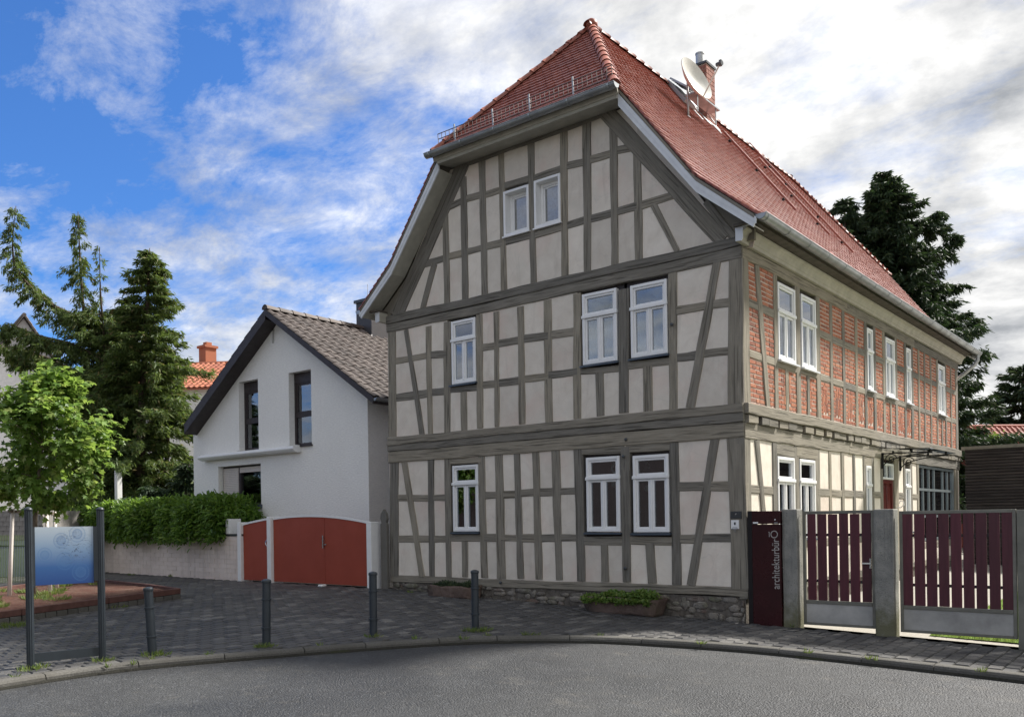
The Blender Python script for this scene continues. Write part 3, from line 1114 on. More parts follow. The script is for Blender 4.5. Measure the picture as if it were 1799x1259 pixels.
# ground floor
for r in [('post', '7', 127, 200, 57, '7', 127, 985, 57), ('brace', '7', 195, 195, 38, '7', 318, 990, 37),
          ('post', '7', 378, 185, 41, '7', 387, 985, 42), ('post', '7', 491, 180, 42, '7', 501, 990, 42),
          ('post', '7', 612, 745, 44, '7', 612, 990, 44), ('post', '7', 725, 160, 44, '7', 746, 995, 46),
          ('post', '7', 846, 150, 57, '7', 862, 1000, 60), ('post', '7', 969, 140, 48, '7', 996, 1000, 48),
          ('post', '7', 1096, 128, 52, '7', 1123, 1005, 49), ('post', '7', 1233, 115, 56, '7', 1260, 1010, 54),
          ('post', '7', 1388, 105, 57, '7', 1411, 1018, 57), ('post', '7', 1570, 765, 54, '7', 1577, 1020, 57),
          ('post', '7', 1712, 95, 64, '7', 1725, 1025, 60), ('post', '8', 632, 640, 62, '8', 648, 915, 66),
          ('post', '8', 795, -88, 64, '8', 817, 925, 62), ('brace', '8', 1083, -90, 60, '8', 918, 930, 62),
          ('post', '8', 1219, -92, 122, '8', 1254, 955, 126),
          ('rail', '7', 150, 447, 45, '7', 375, 447, 45), ('rail', '7', 375, 447, 45, '7', 490, 446, 45),
          ('rail', '7', 155, 727, 50, '7', 380, 728, 50), ('rail', '7', 380, 728, 50, '7', 500, 728, 50),
          ('rail', '7', 745, 428, 52, '7', 850, 424, 52), ('rail', '7', 850, 424, 52, '7', 980, 420, 52),
          ('rail', '7', 980, 415, 52, '7', 1105, 408, 52), ('rail', '7', 1105, 407, 55, '7', 1245, 402, 55), ('rail', '7', 1245, 402, 52, '7', 1390, 398, 52),
          ('rail', '7', 745, 720, 52, '7', 862, 722, 54), ('rail', '7', 862, 720, 54, '7', 990, 722, 54),
          ('rail', '7', 990, 722, 54, '7', 1115, 724, 54), ('rail', '7', 1115, 722, 54, '7', 1250, 722, 54), ('rail', '7', 1250, 720, 52, '7', 1400, 722, 52),
          ('rail', '7', 500, 722, 46, '7', 735, 722, 46), ('rail', '7', 495, 198, 40, '7', 725, 188, 40),
          ('rail', '7', 1400, 738, 58, '7', 1720, 740, 58), ('rail', '8', 470, 618, 56, '8', 805, 624, 56),
          ('rail', '6', 150, 1140, 60, '6', 455, 1128, 60), ('rail', '6', 470, 1125, 60, '6', 800, 1105, 60),
          ('rail', '8', 825, 252, 66, '8', 1030, 247, 66), ('rail', '8', 1030, 246, 66, '8', 1200, 244, 66),
          ('rail', '8', 830, 611, 60, '8', 975, 608, 62), ('rail', '8', 975, 604, 62, '8', 1210, 602, 66),
          # first floor
          ('post', '5', 111, 325, 54, '5', 115, 1050, 52), ('brace', '5', 206, 310, 33, '5', 318, 1035, 36),
          ('post', '5', 362, 285, 36, '5', 374, 1025, 34), ('post', '5', 488, 255, 48, '5', 492, 1015, 46),
          ('post', '5', 603, 735, 43, '5', 605, 1005, 43), ('post', '5', 711, 205, 43, '5', 717, 985, 44),
          ('post', '5', 827, 185, 38, '5', 832, 975, 36), ('post', '5', 995, 150, 46, '5', 1005, 955, 48),
          ('post', '5', 1178, 105, 56, '5', 1190, 945, 56), ('post', '5', 1381, 60, 57, '5', 1386, 920, 56),
          ('post', '5', 1536, 600, 56, '5', 1545, 900, 54), ('post', '6', 450, 30, 74, '6', 452, 880, 66),
          ('post', '6', 616, 560, 60, '6', 621, 875, 60), ('post', '6', 785, -100, 62, '6', 792, 860, 62),
          ('brace', '4', 1094, 700, 55, '6', 909, 845, 64), ('post', '6', 1223, -175, 104, '6', 1223, 825, 110),
          ('rail', '5', 138, 524, 48, '5', 362, 486, 48), ('rail', '5', 362, 484, 48, '5', 485, 474, 48),
          ('rail', '5', 138, 776, 50, '5', 370, 745, 50), ('rail', '5', 370, 742, 50, '5', 490, 732, 50),
          ('rail', '5', 730, 430, 52, '5', 828, 415, 52), ('rail', '5', 828, 408, 52, '5', 998, 380, 54), ('rail', '5', 998, 374, 54, '5', 1185, 352, 54), ('rail', '5', 1185, 348, 54, '5', 1384, 322, 54),
          ('rail', '5', 735, 690, 52, '5', 830, 680, 52), ('rail', '5', 830, 676, 54, '5', 1000, 656, 54), ('rail', '5', 1000, 650, 54, '5', 1188, 628, 54), ('rail', '5', 1188, 622, 56, '5', 1386, 596, 56),
          ('rail', '5', 500, 724, 44, '5', 715, 708, 44), ('rail', '6', 130, 598, 46, '6', 452, 573, 46), ('rail', '6', 452, 560, 52, '6', 790, 520, 54),
          ('rail', '6', 815, 180, 62, '6', 1040, 140, 62), ('rail', '6', 1040, 138, 62, '6', 1200, 118, 62),
          ('rail', '6', 820, 500, 62, '6', 950, 482, 62), ('rail', '6', 985, 474, 62, '6', 1200, 448, 62),
          # gable triangle
          ('beam', 'A', 330, 548, 74, 'B', 250, 78, 62),
          ('brace', 'A', 300, 510, 128, 'C', 140, 770, 112), ('brace', 'B', 245, 40, 170, 'B', 1150, 1035, 178),
          ('brace', 'B', 1020, 740, 70, 'B', 1230, 1010, 80), ('brace', 'C', 300, 330, 60, 'C', 105, 770, 80),
          ('post', 'A', 116, 1040, 56, 'C', 580, 690, 57), ('post', 'A', 282, 690, 54, 'C', 742, 645, 54), ('post', 'A', 452, 540, 62, 'C', 915, 610, 58),
          ('post', 'A', 628, 450, 60, 'D', 228, 670, 54), ('post', 'A', 905, 345, 70, 'D', 487, 610, 52), ('post', 'A', 1207, 235, 70, 'D', 770, 550, 64),
          ('post', 'B', 128, 135, 66, 'B', 137, 1275, 60), ('post', 'B', 326, 165, 58, 'B', 341, 1230, 58), ('post', 'B', 509, 375, 62, 'B', 523, 1185, 58),
          ('brace', 'B', 632, 765, 63, 'B', 808, 1110, 60), ('brace', 'C', 467, 320, 56, 'C', 358, 730, 50),
          ('rail', 'A', 150, 960, 64, 'A', 285, 905, 64), ('rail', 'A', 285, 895, 62, 'A', 460, 845, 62), ('rail', 'A', 460, 858, 62, 'A', 630, 805, 62),
          ('rail', 'A', 640, 775, 62, 'A', 905, 695, 62), ('rail', 'A', 920, 698, 62, 'A', 1215, 600, 62), ('rail', 'A', 1215, 590, 66, 'B', 130, 438, 54),
          ('rail', 'B', 130, 432, 60, 'B', 330, 375, 60), ('rail', 'B', 335, 360, 62, 'B', 480, 332, 62),
          ('rail', 'C', 360, 326, 66, 'C', 575, 262, 66), ('rail', 'C', 580, 256, 62, 'C', 738, 220, 62), ('rail', 'C', 738, 214, 60, 'C', 910, 172, 60),
          ('rail', 'C', 910, 168, 66, 'D', 215, 235, 66), ('rail', 'D', 225, 232, 64, 'D', 485, 165, 64), ('rail', 'D', 490, 168, 64, 'D', 768, 90, 64),
          ('rail', 'D', 768, 84, 66, 'B', 135, 870, 60), ('rail', 'B', 135, 876, 62, 'B', 335, 820, 62), ('rail', 'B', 335, 822, 64, 'B', 520, 772, 64), ('rail', 'B', 520, 772, 64, 'B', 790, 692, 64)]:
    gt(*r)

def grect(z, TL, TR, BR, BL):
    P = [on_y(*zp(z, *q)) for q in (TL, TR, BR, BL)]
    return ((P[0][0]+P[3][0])/2, (P[1][0]+P[2][0])/2, (P[2][2]+P[3][2])/2, (P[0][2]+P[1][2])/2)

GW = {'g1': grect('7', (525, 225), (700, 218), (713, 672), (537, 682)),
      'g2': grect('8', (190, 55), (420, 40), (435, 556), (205, 566)),
      'g3': grect('8', (512, 42), (758, 25), (770, 560), (525, 570)),
      'f1': grect('5', (518, 255), (685, 222), (690, 663), (525, 688)),
      'f2': grect('6', (165, 65), (405, 25), (408, 523), (175, 552)),
      'f3': grect('6', (497, 12), (748, -45), (755, 468), (505, 508)),
      's1': grect('A', (655, 830), (888, 755), (897, 1183), (665, 1243)),
      's2': grect('A', (938, 730), (1180, 650), (1187, 1103), (945, 1168))}
grects = list(GW.values())

V2 = lambda *p: [Vector(q) for q in p]
fields = [V2((-HW, .45), (0, .45), (0, 2.95), (-HW, 2.95)), V2((-HW, 3.2), (0, 3.2), (0, 5.65), (-HW, 5.65)),
          V2((-7.75, 5.78), (-.12, 5.78), (-1.85, 8.45), (-6.0, 8.45))]
order = {'post': 0, 'brace': 2, 'rail': 1, 'beam': 3}
segs = [(a, b) for a, b, _, _, k in sorted(GT, key=lambda r: order[r[4]]) if k != 'beam']
cells = [c for c in split_cells(fields, segs) if not in_rects(mid(c), grects, -.02) and area(c) > .006]
back = MB()
for c in cells:
    b_ = poly_slab(GF, c, -.095, -.14)
    back.add(b_.v, b_.f)
b_ = poly_slab(GF, V2((-8.02, 5.72), (.12, 5.72), (.16, 5.9), (-.57, 6.5), (-1.8, 8.1), (-1.8, 8.49), (-6.04, 8.49), (-6.04, 8.1), (-7.27, 6.5), (-8.06, 5.9)), -.15, -.17)
back.add(b_.v, b_.f)
gable_wall = back.build('gable_wall', MT['mortar'], house)
for c in cells:
    poly_slab(GF, c, -.010+random.uniform(-.003, .003), -.09).build('plaster_panel', MT['plaster'], gable_wall)
# dark boards closing the flared feet of the gable
for P in (V2((-.02, 5.79), (.20, 5.79), (.20, 5.96), (-.57, 6.58), (-.95, 7.05)), V2((-7.82, 5.79), (-8.04, 5.79), (-8.04, 5.96), (-7.27, 6.58), (-6.89, 7.05))):
    poly_slab(GF, P, -.02, -.08).build('flare_board', MT['timber'], gable_wall)
outs = {'post': .004, 'rail': .002, 'brace': .009, 'beam': .016}
for k, (a, b, w0, w1, kind) in enumerate(GT):
    o = outs[kind] + (k % 5)*.0009
    e = .0
    if kind == 'beam' and k < 6:
        a = Vector((-HW-.005, a.y))
        b = Vector((.0 if k else .02, b.y))
        o = (.0, .020, .034, .046, .012, .030)[k]
    timber(GF, a, b, w0, w1, o, .13, {'beam': 'beam', 'rail': 'rail', 'post': 'post', 'brace': 'brace'}[kind], gable_wall)
# peg heads and old iron anchors
for z, x, y in (('6', 475, 1063, ), ('8', 458, 46), ('8', 470, 812), ('7', 866, 1028), ('6', 790, 275)):
    P = on_y(*zp(z, x, y))
    MB().lathe([(.028, 0), (.028, .012), (.010, .02)], 12, Matrix.Translation((P[0], -.03, P[2])) @ Matrix.Rotation(math.pi/2, 4, 'X')).build('anchor', MT['plate_dark'], gable_wall)

window(GF, *GW['g1'], house, tr=.72)
window(GF, *GW['g2'], house, tr=.715)
window(GF, *GW['g3'], house, tr=.715)
window(GF, *GW['f1'], house, tr=.69, curt=[(0, .47), (.53, 1)])
window(GF, *GW['f2'], house, tr=.675)
window(GF, *GW['f3'], house, tr=.675)
for k in ('s1', 's2'):
    u0, u1, v0, v1 = GW[k]
    f = MB()
    ring(f, GF, u0, u1, v0, v1, .05, -.16, .03)
    wo_ = bevel(f.build('window', MT['white_paint'], house), .006)
    f = MB()
    ring(f, GF, u0+.05, u1-.05, v0+.05, v1-.05, .055, -.17, -.11)
    bevel(f.build('frame', MT['white_paint'], wo_), .006)
    f = MB()
    ring(f, GF, u0+.105, u1-.105, v0+.105, v1-.105, .03, -.165, -.13)
    bevel(f.build('sash', MT['white_paint'], wo_), .005)
    pane(GF, u0+.13, u1-.13, v0+.13, v1-.13, -.145, wo_)
    f = MB()
    fbox(f, GF, u0-.02, u1+.02, v0-.022, v0+.004, -.05, .05)
    f.build('window_sill', MT['white_paint'], wo_)
    interior(GF, u0+.06, u1-.06, v0+.06, v1-.06, wo_, .8, -.175)

# ---- long side wall
ST = []
def st(kind, u0, v0, u1, v1, w, w1=None):
    ST.append((Vector((u0, v0)), Vector((u1, v1)), w, w1 or w, kind))

def sv(z, x, y):
    P = on_x(*zp(z, x, y))
    return P[1], P[2]

ZB, ZT = 3.34, 5.55
st('post', .13, ZB, .13, ZT, .235)
a_, b_ = sv('R3', 166, 110), sv('R3', 250, 1160)
st('brace', a_[0], ZT, b_[0], ZB-.02, .17)
for u, ww in ((1.28, .16), (2.25, .20), (3.22, .20), (3.91, .15), (4.6, .15), (5.34, .15), (5.93, .16), (6.53, .16), (7.20, .17), (8.10, .17), (8.82, .15), (9.40, .17), (9.99, .14), (10.52, .14), (11.11, .14), (11.74, .15), (12.62, .15), (13.2, .14), (13.84, .26)):
    st('post', u, ZB, u+random.uniform(-.02, .02), ZT, ww)
for u in (1.74, 2.70, 7.65, 12.2):
    st('post', u, ZB, u, 4.08, .13)
upw = [(1.37, 2.13), (2.40, 3.10), (6.04, 6.42), (7.32, 7.98), (8.93, 9.29), (11.84, 12.52)]
ups = [.25, 1.28, 2.25, 3.22, 3.91, 4.6, 5.34, 5.93, 6.53, 7.20, 8.10, 8.82, 9.40, 9.99, 10.52, 11.11, 11.74, 12.62, 13.2, 13.84]
for a, b in zip(ups[:-1], ups[1:]):
    c = (a+b)/2
    if not any(p < c < q for p, q in upw):
        st('rail', a, 4.905, b, 4.90, .14)
    st('rail', a, 4.12, b, 4.12, .125)
srect_up = [(a, b, 4.19, 5.46) for a, b in upw]
# ground floor of the side
g0, g1 = .40, 2.80
st('post', .11, g0, .11, g1, .22)
st('brace', .46, g1, .92, g0, .17)
gposts = [1.16, 2.11, 3.09, 3.74, 4.44, 5.10, 5.76, 6.29, 6.92, 8.0, 8.62, 9.2, 9.78, 13.66]
gwid = [.18, .21, .24, .14, .16, .14, .16, .19, .16, .30, .13, .20, .16, .34]
for u, ww in zip(gposts, gwid):
    st('post', u, g0, u, g1, ww)
gopen = [(1.26, 1.99), (2.23, 2.96), (5.85, 6.19), (7.0, 7.84), (8.70, 9.10), (9.87, 13.46)]
gl = [.2]+gposts
for a, b in zip(gl[:-1], gl[1:]):
    c = (a+b)/2
    op = [o for o in gopen if o[0] < c < o[1]]
    if not op:
        st('rail', a, 2.03, b, 2.02, .14)
        st('rail', a, 1.13, b, 1.12, .14)
    elif c < 6.5:
        st('rail', a, 1.13, b, 1.12, .14)
        st('rail', a, 2.70, b, 2.69, .20)
    elif c > 9.5:
        st('rail', a, .85, b, .85, .16)
srect_g = [(1.26, 1.99, 1.22, 2.585), (2.23, 2.96, 1.22, 2.585), (5.85, 6.19, 1.22, 2.61), (7.0, 7.84, .3, 2.72), (8.70, 9.10, 1.22, 2.65), (9.87, 13.46, .95, 2.79)]
cells_u = [c for c in split_cells([V2((0.02, ZB-.1), (HL, ZB-.1), (HL, ZT+.05), (0.02, ZT+.05))], [(a, b) for a, b, _, _, k in sorted(ST, key=lambda r: order[r[4]]) if a.y > 3]) if not in_rects(mid(c), srect_up, -.02)]
cells_g = [c for c in split_cells([V2((0.02, g0), (HL, g0), (HL, g1+.1), (0.02, g1+.1))], [(a, b) for a, b, _, _, k in sorted(ST, key=lambda r: order[r[4]]) if a.y < 3]) if not in_rects(mid(c), srect_g, .02)]
back = MB()
for c in cells_u:
    b_ = poly_slab(SF, c, -.0145, -.14)
    back.add(b_.v, b_.f)
for c in cells_g:
    b_ = poly_slab(SF, c, -.10, -.14)
    back.add(b_.v, b_.f)
side_wall = back.build('side_wall', MT['mortar'], house)
for c in cells_g:
    poly_slab(SF, c, -.010+random.uniform(-.003, .003), -.095).build('plaster_panel', MT['plaster'], side_wall)
for k, (a, b, w0, w1, kind) in enumerate(ST):
    timber(SF, a, b, w0, w1, outs[kind]+(k % 5)*.0009, .13, kind, side_wall, .007)
# beams of the side
for (z0, z1, o) in ((5.545, 5.735, .014), (3.17, 3.345, .075), (2.80, 3.03, .016), (.36, .50, .012)):
    for a, b in ((.004, 4.8), (4.805, 9.6), (9.605, HL)):
        if z0 == .36 and a > 9:
            pass
        timber(SF, (a, (z0+z1)/2), (b, (z0+z1)/2), z1-z0, z1-z0, o, .12, 'beam', side_wall, .008)
timber(SF, (.004, 3.10), (HL, 3.10), .13, .13, -.01, .1, 'beam', side_wall, .004)
u = .05
while u < 13.9:                                        # joist ends between the two plates
    ww = random.uniform(.26, .40)
    timber(SF, (u, 3.10), (min(u+ww, HL), 3.10), .125, .12, .05+random.uniform(-.012, .012), .06, 'joist_end', side_wall, .004)
    u += ww+random.choice((.012, .012, .10, .14))
# bricks
ub = unit_brick(MT['brick_old'])
bricks = []
def put_brick(u, v, lu, lv, rotd=0.):
    m = Matrix.Translation((-.024+random.uniform(-.004, .003), u, v)) @ Matrix.Rotation(math.pi/2, 4, 'Z') @ Matrix.Rotation(rotd+random.uniform(-.008, .008), 4, 'Y') @ Matrix.Diagonal((lu, .035, lv, 1))
    bricks.append(m)
def inside(cell, p):
    s = None
    for i in range(len(cell)):
        a, b = cell[i], cell[(i+1) % len(cell)]
        cr = (b-a).x*(p-a).y-(b-a).y*(p-a).x
        if s is None:
            s = cr > 0
        elif (cr > 0) != s:
            return False
    return True
bh = .074
for c in cells_u:
    us, vs_ = [p.x for p in c], [p.y for p in c]
    u0, u1, v0, v1 = min(us), max(us), min(vs_), max(vs_)
    deco = v1 < 4.3 and 1.2 < (u0+u1)/2 < 9.5
    row = 0
    v = v0+.03
    while v < v1:
        x = u0-(0.13 if row % 2 else 0)-random.uniform(0, .04)
        while x < u1:
            L = random.choice((.23, .24, .235, .115)) if row % 3 else random.choice((.235, .115, .12))
            lo, hi = x, x+L
            x = hi+.012
            cu = (lo+hi)/2
            uc = (u0+u1)/2
            if deco and v0+.20 < v < v1-.20:
                if cu < uc:
                    hi = min(hi, uc-.155)
                else:
                    lo = max(lo, uc+.145)
                if hi-lo < .05:
                    continue
            # trim to the field
            while lo < hi and not inside(c, Vector((lo+.01, v))):
                lo += .02
            while hi > lo and not inside(c, Vector((hi-.01, v))):
                hi -= .02
            if hi-lo > .05 and inside(c, Vector(((lo+hi)/2, v))):
                put_brick((lo+hi)/2, v+random.uniform(-.002, .002), hi-lo-.004, .057)
        row += 1
        v += bh
    if deco:                                            # nested upright bricks under the windows
        cu = (u0+u1)/2
        for k, du in enumerate((-.12, -.045, .03, .105)):
            for q in range(3):
                put_brick(cu+du, v0+.30+.165*q+(.04 if k % 2 else 0), .155, .06, math.pi/2)
scatter_pieces('brick', ub, bricks, side_wall)
for a, b, c, d_ in srect_up:
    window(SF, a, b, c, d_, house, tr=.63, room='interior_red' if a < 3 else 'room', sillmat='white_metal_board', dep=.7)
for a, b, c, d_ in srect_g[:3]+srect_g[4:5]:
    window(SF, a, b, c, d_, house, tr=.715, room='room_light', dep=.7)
# front door with its fanlight
dr = MB()
ring(dr, SF, 7.0, 7.84, .30, 2.36, .07, -.12, -.03)
door = bevel(dr.build('door', MT['door_red'], house), .008)
for (a, b, c, d_) in ((7.09, 7.75, .38, 1.0), (7.09, 7.40, 1.06, 2.25), (7.44, 7.75, 1.06, 2.25)):
    x = MB()
    fbox(x, SF, a-.03, b+.03, c-.04, d_+.04, -.11, -.075)
    x.build('door_board', MT['door_red'], door)
    x = MB()
    fbox(x, SF, a+.03, b-.03, c+.03, d_-.03, -.08, -.055)
    bevel(x.build('door_panel', MT['door_red'], door), .015)
f = MB()
ring(f, SF, 7.0, 7.84, 2.37, 2.72, .045, -.10, -.01)
fbox(f, SF, 7.40, 7.44, 2.41, 2.68, -.08, -.03)
fan = bevel(f.build('fanlight', MT['white_paint'], house), .006)
pane(SF, 7.04, 7.80, 2.41, 2.68, -.06, fan)
interior(SF, 7.02, 7.82, 2.39, 2.70, fan, .5, -.1)
# large steel window
f = MB()
a, b, c, d_ = srect_g[5]
ring(f, SF, a, b, c, d_, .06, -.10, -.02)
big = f.build('steel_window', MT['steel_window'], house)
cols = [a+.06+(b-a-.12)*q for q in (0, .14, .30, .445, .70, .845, 1)]
rows = [c+.06, 1.55, 2.205, d_-.06]
for q in cols[1:-1]:
    f = MB()
    fbox(f, SF, q-.022, q+.022, c+.06, d_-.06, -.085, -.035)
    f.build('glazing_bar', MT['steel_window'], big)
for z in rows[1:-1]:
    f = MB()
    fbox(f, SF, a+.06, b-.06, z-.03, z+.03, -.082, -.03)
    f.build('glazing_bar', MT['steel_window'], big)
for i in range(len(cols)-1):
    for j in range(len(rows)-1):
        pane(SF, cols[i]+.02, cols[i+1]-.02, rows[j]+.028, rows[j+1]-.028, -.06, big)
interior(SF, a+.03, b-.03, c+.03, d_-.03, big, 1.2, -.11)
# back and hidden walls keep the daylight out of the house
m = MB()
m.box(-HW, -HW+.12, .16, HL-.01, .2, 5.9)
m.box(-HW+.13, -.15, HL-.14, HL-.02, .2, 5.9)
m.build('rear_wall', MT['mortar'], house)

# ---- plinth of rubble stones under the gable and round the corner
pl = MB()
pl.box(-HW+.03, -.03, .03, .4, -.15, .37)
pl.box(-.3, -.03, .35, HL, -.15, .36)
plinth = pl.build('plinth', MT['rubble_mortar'], house)
def stone(fr, u0, u1, v0, v1, o):
    n = 7
    pts = []
    cu, cv = (u0+u1)/2, (v0+v1)/2
    for i in range(n):
        an = 2*math.pi*i/n+random.uniform(-.2, .2)
        s = 1/max(abs(math.cos(an)), abs(math.sin(an)))**.75
        pts.append((cu+(u1-u0)/2*.97*math.cos(an)*s*random.uniform(.74, 1.06), cv+(v1-v0)/2*.97*math.sin(an)*s*random.uniform(.74, 1.06)))
    m = MB()
    f0 = [fr(x, y, -.03) for x, y in pts]
    f1 = [fr(x, y, o*.6) for x, y in pts]
    f2 = [fr(cu+(x-cu)*.72, cv+(y-cv)*.72, o+random.uniform(-.008, .008)) for x, y in pts]
    m.add(f0+f1+f2, [(i, (i+1) % n, n+(i+1) % n, n+i) for i in range(n)]+[(n+i, n+(i+1) % n, 2*n+(i+1) % n, 2*n+i) for i in range(n)]+[tuple(range(2*n, 3*n))])
    o_ = m.build('stone', MT['rubble'], plinth, smooth=True)
PF = lambda u, v, d: (u, .03-d, v)
for r in range(5):
    u = -HW+.04+random.uniform(0, .1)
    while u < -.06:
        ww = random.choice((.08, .12, .18, .26, .36))*random.uniform(.8, 1.2)
        zb = gz(u, 0)-.06
        v = zb+r*.10+random.uniform(-.035, .035)
        hh = random.uniform(.06, .15)
        if v+hh*.6 < .37 and random.random() < .9:
            stone(PF, u, min(u+ww, -.04), v, min(v+hh, .372), random.uniform(.002, .030))
        u += ww+random.uniform(-.01, .03)

# ---- roof
RX, RZ = -HW/2, 11.25
KX, KZ, EX, EZ = 3.37, 6.80, 4.30, 6.02                 # kick and eave, measured from the ridge line
Y0, Y1 = -.40, HL+.40
HY0, HZ = -.52, 8.57                                    # eave of the half hip
YR0, YR1 = 1.94, 12.1
sl1 = math.hypot(KX, RZ-KZ)
sl2 = math.hypot(EX-KX, KZ-EZ)
dk = MB()
th = .06
for sg in (-1, 1):
    X = lambda q: RX+sg*q
    hx = KX*(RZ-HZ)/(RZ-KZ)                             # where the hip starts
    y_hip = HL+.5
    for (P) in ([(X(0), YR0, RZ), (X(0), YR1, RZ), (X(hx), Y1, HZ), (X(KX), Y1, KZ), (X(KX), Y0, KZ), (X(hx), Y0, HZ)],
                [(X(KX), Y0, KZ), (X(KX), Y1, KZ), (X(EX), Y1, EZ), (X(EX), Y0, EZ)]):
        dk.prism([(p[0], p[1], p[2]) for p in P], (0, 0, -th))
for sgn, ye, yr in ((-1, HY0, YR0), (1, Y1+.12, YR1)):
    hx = KX*(RZ-HZ)/(RZ-KZ)
    dk.prism([(RX, yr, RZ), (RX+hx, ye, HZ), (RX-hx, ye, HZ)], (0, 0, -th))
roof = dk.build('roof', MT['timber'], house)
hx = KX*(RZ-HZ)/(RZ-KZ)
for sg, nm in ((1, 'roof_tiles'), (-1, 'roof_tiles')):
    S1 = np.array((-sg*KX, 0, RZ-KZ))/sl1
    def spans(s, sg=sg):
        z = KZ+(RZ-KZ)*s/sl1
        if s > sl1-.02:
            return None
        if z < HZ:
            return Y0, Y1
        q = (z-HZ)/(RZ-HZ)
        return Y0+(YR0-Y0)*q+.02, Y1+(YR1-Y1)*q-.02
    plain_tiles(nm, (RX+sg*KX, 0, KZ), (0, 1, 0), S1, spans, 'clay_tile', roof, smax=sl1-.01)
    S2 = np.array((-sg*(EX-KX), 0, KZ-EZ))/sl2
    plain_tiles(nm, (RX+sg*(EX+.02), 0, EZ-.017), (0, 1, 0), S2, lambda s: (Y0, Y1) if s < sl2+.05 else None, 'clay_tile', roof)
for ye, yr in ((HY0, YR0), (Y1+.12, YR1)):
    Sv = np.array((0, yr-ye, RZ-HZ))
    Lh = np.linalg.norm(Sv)
    plain_tiles('roof_tiles', (RX, ye, HZ), (1, 0, 0), Sv/Lh, lambda s: (-hx*(1-s/Lh), hx*(1-s/Lh)) if s < Lh-.1 else None, 'clay_tile', roof, smax=Lh-.02)
# ridge and hip tiles
def cap_tile(L=.40, r=.100):
    m = MB()
    n = 8
    for x, rr in ((0, r*1.0), (.06, r*1.0), (.065, r*.93), (L, r*.80)):
        for i in range(n+1):
            an = math.pi*(i/n)
            m.v.append((x, rr*math.cos(an)*1.05, rr*math.sin(an)-.01))
    for k in range(3):
        for i in range(n):
            m.f.append((k*(n+1)+i, k*(n+1)+i+1, (k+1)*(n+1)+i+1, (k+1)*(n+1)+i))
    m.f.append(tuple(range(n+1)))
    return m.mesh('ridge_tile', MT['ridge_clay'], True)
cap = cap_tile()
def cap_run(p, q, name='ridge_tile'):
    p, q = Vector(p), Vector(q)
    L = (q-p).length
    n = max(1, round(L/.33))
    x = (q-p).normalized()
    y = Vector((0, 0, 1)).cross(x).normalized()
    z = x.cross(y)
    R = Matrix((x, y, z)).transposed().to_4x4()
    for k in range(n):
        obj(name, cap, roof, Matrix.Translation(p+x*(L*k/n)) @ R @ Matrix.Rotation(random.uniform(-.03, .03), 4, 'X'))
for sg in (-1, 1):
    cap_run((RX+sg*hx, HY0, HZ+.03), (RX, YR0, RZ+.05))
    cap_run((RX+sg*hx, Y1+.1, HZ+.03), (RX, YR1, RZ+.05))
cap_run((RX, YR1, RZ+.03), (RX, YR0-.12, RZ+.04))
MB().lathe([(.0, -.1), (.13, -.05), (.12, .06), (.05, .11)], 10, Matrix.Translation((RX, YR0-.02, RZ+.09))).build('ridge_end', MT['ridge_clay'], roof, smooth=True)
# verge boards and soffits along the gable
pr_ = [(hx-.02, HZ), (KX, KZ), (EX+.03, EZ)]
for yv, so_y in ((Y0+.01, -.005), (Y1-.04, HL+.01)):
    for sg in (-1, 1):
        top = [(RX+sg*x, yv, z-(.075 if i < 1 else .07)) for i, (x, z) in enumerate(pr_)]
        bot = [(RX+sg*(x+(.0 if i < 2 else -.05)), yv, z-d0) for i, ((x, z), d0) in enumerate(zip(pr_, (.265, .230, .185)))]
        bd = MB()
        for i in range(2):
            bd.prism([top[i], top[i+1], bot[i+1], bot[i]], (0, .03, 0))
        bd.build('verge_board', MT['white_metal_board'], roof)
        # raised metal edge
        bd = MB()
        for i in range(2):
            p, q = Vector(top[i]), Vector(top[i+1])
            bd.prism([p+Vector((0, -.006, .02)), q+Vector((0, -.006, .02)), q+Vector((0, -.006, -.075)), p+Vector((0, -.006, -.085))], (0, .008, 0))
        bd.build('verge_trim', MT['white_metal_board'], roof)
        sf = MB()
        ya, yb = sorted((yv+.031, so_y))
        for i in range(2):
            p, q = bot[i], bot[i+1]
            sf.prism([(p[0], ya, p[2]+.02), (q[0], ya, q[2]+.02), (q[0], yb, q[2]+.02), (p[0], yb, p[2]+.02)], (0, 0, .02))
        sf.build('soffit', MT['soffit_paint'], roof)
# half-hip eave: fascia, soffit, gutter
m = MB()
m.prism([(RX-hx+.02, -.47, HZ-.05), (RX-hx+.02, -.43, HZ-.155), (RX-hx+.02, -.002, HZ-.10), (RX-hx+.02, -.002, HZ-.04)], (2*hx-.04, 0, 0))
m.build('eave_box', MT['soffit_paint'], roof)
m = MB()
m.prism([(RX-hx-.03, -.475, HZ-.03), (RX-hx-.03, -.445, HZ-.11), (RX-hx-.03, -.465, HZ-.11), (RX-hx-.03, -.50, HZ-.03)], (2*hx+.06, 0, 0))
m.build('fascia', MT['cornice_paint'], roof)
gutter((RX-hx-.10, HY0-.075, HZ-.0), (RX+hx+.08, HY0-.075, HZ-.0), .078, roof, .75)
